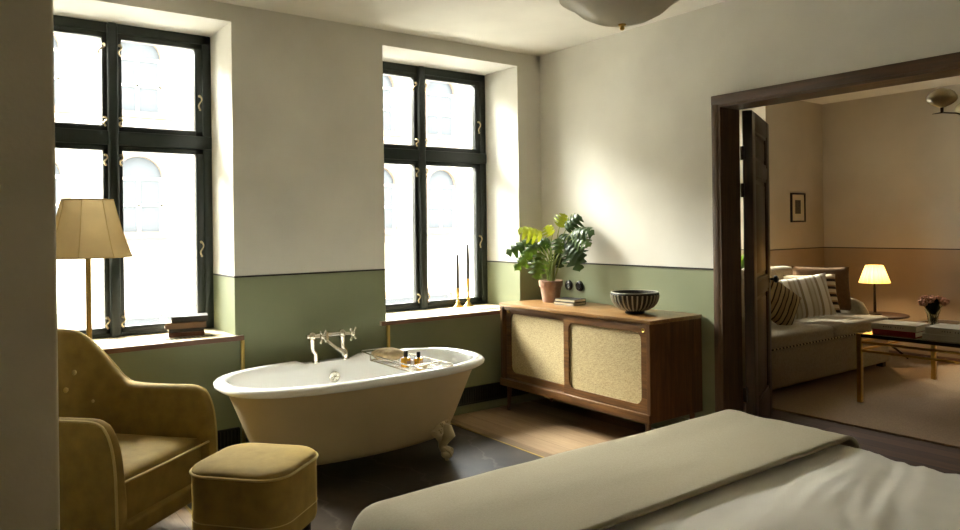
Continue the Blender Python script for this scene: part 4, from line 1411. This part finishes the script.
book('book', 0.38, 0.29, 0.042, 'book_grey', (1.935, -2.33, ZCT), -PI / 2 + 0.02, 'pale grey book at the bottom of the right pile on the coffee table', G)
book('book', 0.36, 0.28, 0.050, 'book_grey', (1.94, -2.335, ZCT + 0.0425), -PI / 2 + 0.02, 'pale grey lettered book on top of the right pile on the coffee table', G, True)
# vase with flowers
VX, VY = 2.46, -1.945
va = MB().lathe([(0.001, 0.0), (0.040, 0.0), (0.042, 0.006), (0.036, 0.06), (0.042, 0.11), (0.058, 0.15), (0.055, 0.15), (0.038, 0.11), (0.031, 0.06), (0.034, 0.014), (0.001, 0.012)], 28)
tag(obj('flower_vase', va, 'clear', None, (VX, VY, ZCT), smooth=60), 'small clear glass vase of flowers on the coffee table', 'vase')
bq = thing('bouquet', 'dusty pink flowers with dark leaves in the glass vase', 'flowers', (VX, VY, ZCT + 0.02))
rnd = random.Random(3)
side = Vector((0.805, -0.593, 0))
dep = Vector((0.593, 0.805, 0))
for k in range(11):
    a = -1.15 + 2.3 * k / 10
    q = side * (0.112 * math.sin(a)) + dep * rnd.uniform(-0.05, 0.05) + Vector((0, 0, 0.165 + 0.04 * math.cos(a) + rnd.uniform(-0.015, 0.015)))
    fm = MB()
    for j in range(26):
        d3 = Vector((rnd.gauss(0, 1), rnd.gauss(0, 1), rnd.gauss(0.3, 0.8))).normalized()
        rr = 0.030 * rnd.uniform(0.6, 1.0)
        fm.sphere(q + d3 * rr, (0.010, 0.010, 0.008), 7, 5)
    fm.sphere(q, 0.022, 10, 6)
    fo = obj('flower_head', fm, 'petal', bq, smooth=60)
    obj('flower_stem', MB().tube([(rnd.uniform(-0.015, 0.015), rnd.uniform(-0.015, 0.015), 0.0), (q.x * 0.3, q.y * 0.3, 0.10), q], 0.0025, 6), 'darkleaf', fo)
for k in range(9):
    a = rnd.uniform(0, 2 * PI)
    b0 = Vector((0.02 * math.cos(a), 0.02 * math.sin(a), 0.09))
    e_ = side * rnd.uniform(-0.05, 0.05) + dep * rnd.uniform(-0.06, 0.0) + Vector((0, 0, rnd.uniform(0.15, 0.25)))
    obj('bouquet_leaf', leaf_mb(b0, e_, 0.03, -dep, 0.15, 1, k), 'darkleaf', bq, smooth=60)
# tray with a small cup
ty = thing('brass_tray', 'round brass tray on the coffee table at the right edge', 'tray', (2.72, -2.20, ZCT))
obj('tray_plate', MB().lathe([(0.001, 0.0), (0.14, 0.0), (0.17, 0.012), (0.172, 0.014), (0.165, 0.013), (0.138, 0.004), (0.001, 0.004)], 40), 'brass', ty)
cg = thing('footed_cup', 'small footed cup standing on the brass tray', 'cup', (2.70, -2.17, ZCT + 0.0045))
obj('cup_bowl', MB().lathe([(0.006, 0.05), (0.045, 0.062), (0.062, 0.085), (0.060, 0.086), (0.043, 0.066), (0.001, 0.056)], 24), 'brass', cg)
obj('cup_foot', MB().lathe([(0.001, 0.0), (0.032, 0.0), (0.03, 0.005), (0.006, 0.01), (0.006, 0.052)], 20), 'brass', cg)
# picture on the wall
pf = thing('framed_picture', 'small black-framed print on the sitting room wall', 'picture', (3.83, -0.001, 1.58))
f_ = MB()
w_, h_ = 0.145, 0.165
f_.box(-w_, -w_ + 0.018, -0.022, 0, -h_, h_, 0.003).box(w_ - 0.018, w_, -0.022, 0, -h_, h_, 0.003).box(-w_, w_, -0.022, 0, h_ - 0.018, h_, 0.003).box(-w_, w_, -0.022, 0, -h_, -h_ + 0.018, 0.003)
obj('picture_frame', f_, 'picframe', pf, smooth=40)
obj('mount', MB().box(-w_ + 0.015, w_ - 0.015, -0.010, -0.002, -h_ + 0.015, h_ - 0.015), 'mat_board', pf, smooth=0)
obj('print', MB().box(-0.06, 0.055, -0.0115, -0.0105, -0.07, 0.085), 'print', pf, smooth=0)
# chandelier in the sitting room
cd = thing('chandelier', 'sitting room chandelier with mushroom-shaped opal glass shades on curved arms', 'chandelier', (2.55, -2.55, 2.16))
obj('chandelier_stem', MB().tube([(0, 0, 0.03), (0, 0, 0.63)], 0.010, 10).sphere((0, 0, 0.04), 0.04, 14, 10).lathe([(0.001, 0.60), (0.05, 0.605), (0.06, 0.6395)], 20), 'bronze', cd)
for k in range(4):
    a = math.atan2(0.385, -0.447) + (0, 1.676, PI, PI + 1.676)[k]
    d3 = Vector((math.cos(a), math.sin(a), 0))
    RA = 0.585
    am = MB().tube([Vector((0, 0, 0.04)), d3 * 0.15 + Vector((0, 0, 0.0)), d3 * 0.33 + Vector((0, 0, 0.01)), d3 * 0.48 + Vector((0, 0, 0.055)), d3 * RA + Vector((0, 0, 0.062)), d3 * (RA + 0.07) + Vector((0, 0, 0.052))], [0.008, 0.007, 0.006, 0.006, 0.006, 0.003], 8)
    am.tube([d3 * RA + Vector((0, 0, 0.06)), d3 * RA + Vector((0, 0, 0.11))], [0.011, 0.013], 10)
    ao = obj('chandelier_arm', am, 'bronze', cd, smooth=60)
    hs = MB().lathe([(0.014, 0.100), (0.030, 0.106), (0.064, 0.122), (0.092, 0.142), (0.102, 0.160), (0.100, 0.180), (0.086, 0.208), (0.060, 0.230), (0.028, 0.243), (0.001, 0.246)], 28, (d3.x * RA, d3.y * RA, 0))
    obj('glass_shade', hs, 'opal', ao, smooth=60)
# plant on the sitting room sill, seen through the gap by the door hinges
p2 = thing('sill_plant', 'small green plant on the sitting room window sill', 'plant', (3.06, 0.24, 0.759))
obj('plant_pot', MB().lathe([(0.001, 0), (0.06, 0), (0.08, 0.13), (0.083, 0.15), (0.075, 0.148), (0.07, 0.12), (0.001, 0.12)], 24), 'ceil', p2)
for k in range(8):
    a = k * 2.4
    d3 = Vector((math.cos(a), math.sin(a), 0))
    obj('leaf', leaf_mb(Vector((0, 0, 0.13)) + d3 * 0.03, d3 * 0.11 + Vector((0, 0, 0.30 + 0.03 * (k % 3))), 0.045, d3 * -0.4 + Vector((0, 0, 1)), 0.2, 1, k), 'leaf2', p2, smooth=60)

# ------------------------------------------------------------------ street outside
struct('ground_street', MB().box(-30, 40, 0.6, 40, -4.3, -4.2), ['street'])
bl = thing('building', 'pale stucco building with arched windows across the street', 'building', (0, 17, -4.2))
wl = MB().box(-26, 34, 0, 3, 0, 14.0)
obj('facade_wall', wl, 'facade', bl, smooth=0)
tr = MB()
for z, hh, dp in ((5.15, 0.22, 0.18), (8.35, 0.18, 0.14), (12.3, 0.2, 0.2), (13.7, 0.35, 0.4)):
    tr.box(-26, 34, -dp, -0.001, z, z + hh)
obj('cornice', tr, 'facade_trim', bl, smooth=0)
def facade_window(x, z, w, h_, arch):
    f_ = MB()
    r = w / 2
    def prof(rr, hh):
        P = [(-rr, 0), (-rr, hh)]
        if arch:
            P += [(-rr * math.cos(PI * k / 12), hh + rr * math.sin(PI * k / 12)) for k in range(1, 12)]
        P += [(rr, hh), (rr, 0)]
        return P
    o_, i_ = prof(r + 0.22, h_), prof(r, h_)
    if not arch:
        o_[1] = (-(r + 0.22), h_ + 0.22); o_[2] = (r + 0.22, h_ + 0.22)
    n = len(o_)
    V = [(p[0], -0.16, p[1]) for p in o_] + [(p[0], -0.16, p[1]) for p in i_] + [(p[0], -0.001, p[1]) for p in o_] + [(p[0], -0.001, p[1]) for p in i_]
    F = []
    for k in range(n - 1):
        F += [(k, k + 1, n + k + 1, n + k), (k, 2 * n + k, 2 * n + k + 1, k + 1), (n + k, n + k + 1, 3 * n + k + 1, 3 * n + k)]
    f_.add(V, F)
    f_.box(-r - 0.3, r + 0.3, -0.22, -0.001, -0.16, 0.0)
    wo = obj('facade_window', f_, 'facade_trim', bl, (x, 0, z), smooth=0)
    g = MB()
    P = prof(r - 0.004, h_)
    g.add([(p[0], -0.012, p[1]) for p in P], [tuple(range(len(P)))])
    obj('facade_pane', g, 'facade_glass', wo, smooth=0)
    b_ = MB()
    b_.box(-0.04, 0.04, -0.05, -0.013, 0, h_).box(-r, r, -0.05, -0.013, h_ - 0.04, h_ + 0.04).box(-r, r, -0.05, -0.013, h_ * 0.5 - 0.03, h_ * 0.5 + 0.03)
    b_.box(-r, -r + 0.06, -0.05, -0.013, 0, h_).box(r - 0.06, r, -0.05, -0.013, 0, h_)
    obj('glazing_bar', b_, 'facade', wo, smooth=0)
for i in range(-5, 8):
    x = 0.35 + i * 2.45
    facade_window(x, 5.6, 1.2, 1.45, True)
    facade_window(x, 8.85, 1.2, 1.45, True)
for i in range(-3, 5):
    facade_window(0.9 + i * 4.1, 1.7, 2.8, 1.6, False)

# ------------------------------------------------------------------ light
wd = bpy.data.worlds.new('daylight')
SC.world = wd
wd.use_nodes = True
bg = wd.node_tree.nodes['Background']
wn = wd.node_tree
tcw = wn.nodes.new('ShaderNodeTexCoord')
dt = wn.nodes.new('ShaderNodeVectorMath')
dt.operation = 'DOT_PRODUCT'
dt.inputs[1].default_value = Vector((-0.32, 0.80, 0.56)).normalized()
wn.links.new(tcw.outputs['Generated'], dt.inputs[0])
mr = wn.nodes.new('ShaderNodeMapRange')          # hazy sky, brighter around the sun
mr.inputs['From Min'].default_value = -0.6
mr.inputs['From Max'].default_value = 1.0
mr.inputs['To Min'].default_value = 2.2
mr.inputs['To Max'].default_value = 13.0
wn.links.new(dt.outputs['Value'], mr.inputs['Value'])
wn.links.new(mr.outputs['Result'], bg.inputs['Strength'])
bg.inputs['Color'].default_value = (1.0, 0.985, 0.95, 1)
sn = bpy.data.lights.new('sun', 'SUN')
sn.energy = 5.2
sn.angle = math.radians(26)
sn.color = (1.0, 0.95, 0.84)
so_ = bpy.data.objects.new('sun', sn)
COL.objects.link(so_)
dirv = Vector((0.30, -0.80, -0.62)).normalized()
so_.rotation_euler = dirv.to_track_quat('-Z', 'Y').to_euler()
so_.location = (-3, 8, 7)

# ------------------------------------------------------------------ camera
cam = bpy.data.cameras.new('camera')
co = bpy.data.objects.new('camera', cam)
COL.objects.link(co)
f_px, cyp, roll, yaw = 730.6, 227.55, -0.013, 0.6346
Fv = Vector((math.sin(yaw), math.cos(yaw), 0))
Rv = Vector((math.cos(yaw), -math.sin(yaw), 0))
Uv = Vector((0, 0, 1))
c_, s_ = math.cos(roll), math.sin(roll)
cr_, cu_ = Rv * c_ + Uv * s_, Uv * c_ - Rv * s_
mw = Matrix((( cr_.x, cu_.x, -Fv.x, -3.9634), (cr_.y, cu_.y, -Fv.y, -4.5289), (cr_.z, cu_.z, -Fv.z, 1.4017), (0, 0, 0, 1)))
co.matrix_world = mw
cam.sensor_width = 36.0
cam.lens = f_px * 36.0 / 960.0
cam.shift_y = -(265.0 - cyp) / 960.0
cam.clip_start = 0.02
SC.camera = co

vs = SC.view_settings
vs.view_transform = 'Standard'
vs.look = 'None'
vs.gamma = 1.0
vs.use_curve_mapping = False
vs.exposure = 2.1
cy = SC.cycles
cy.max_bounces = 10
cy.diffuse_bounces = 6
cy.transparent_max_bounces = 12
cy.sample_clamp_indirect = 8.0
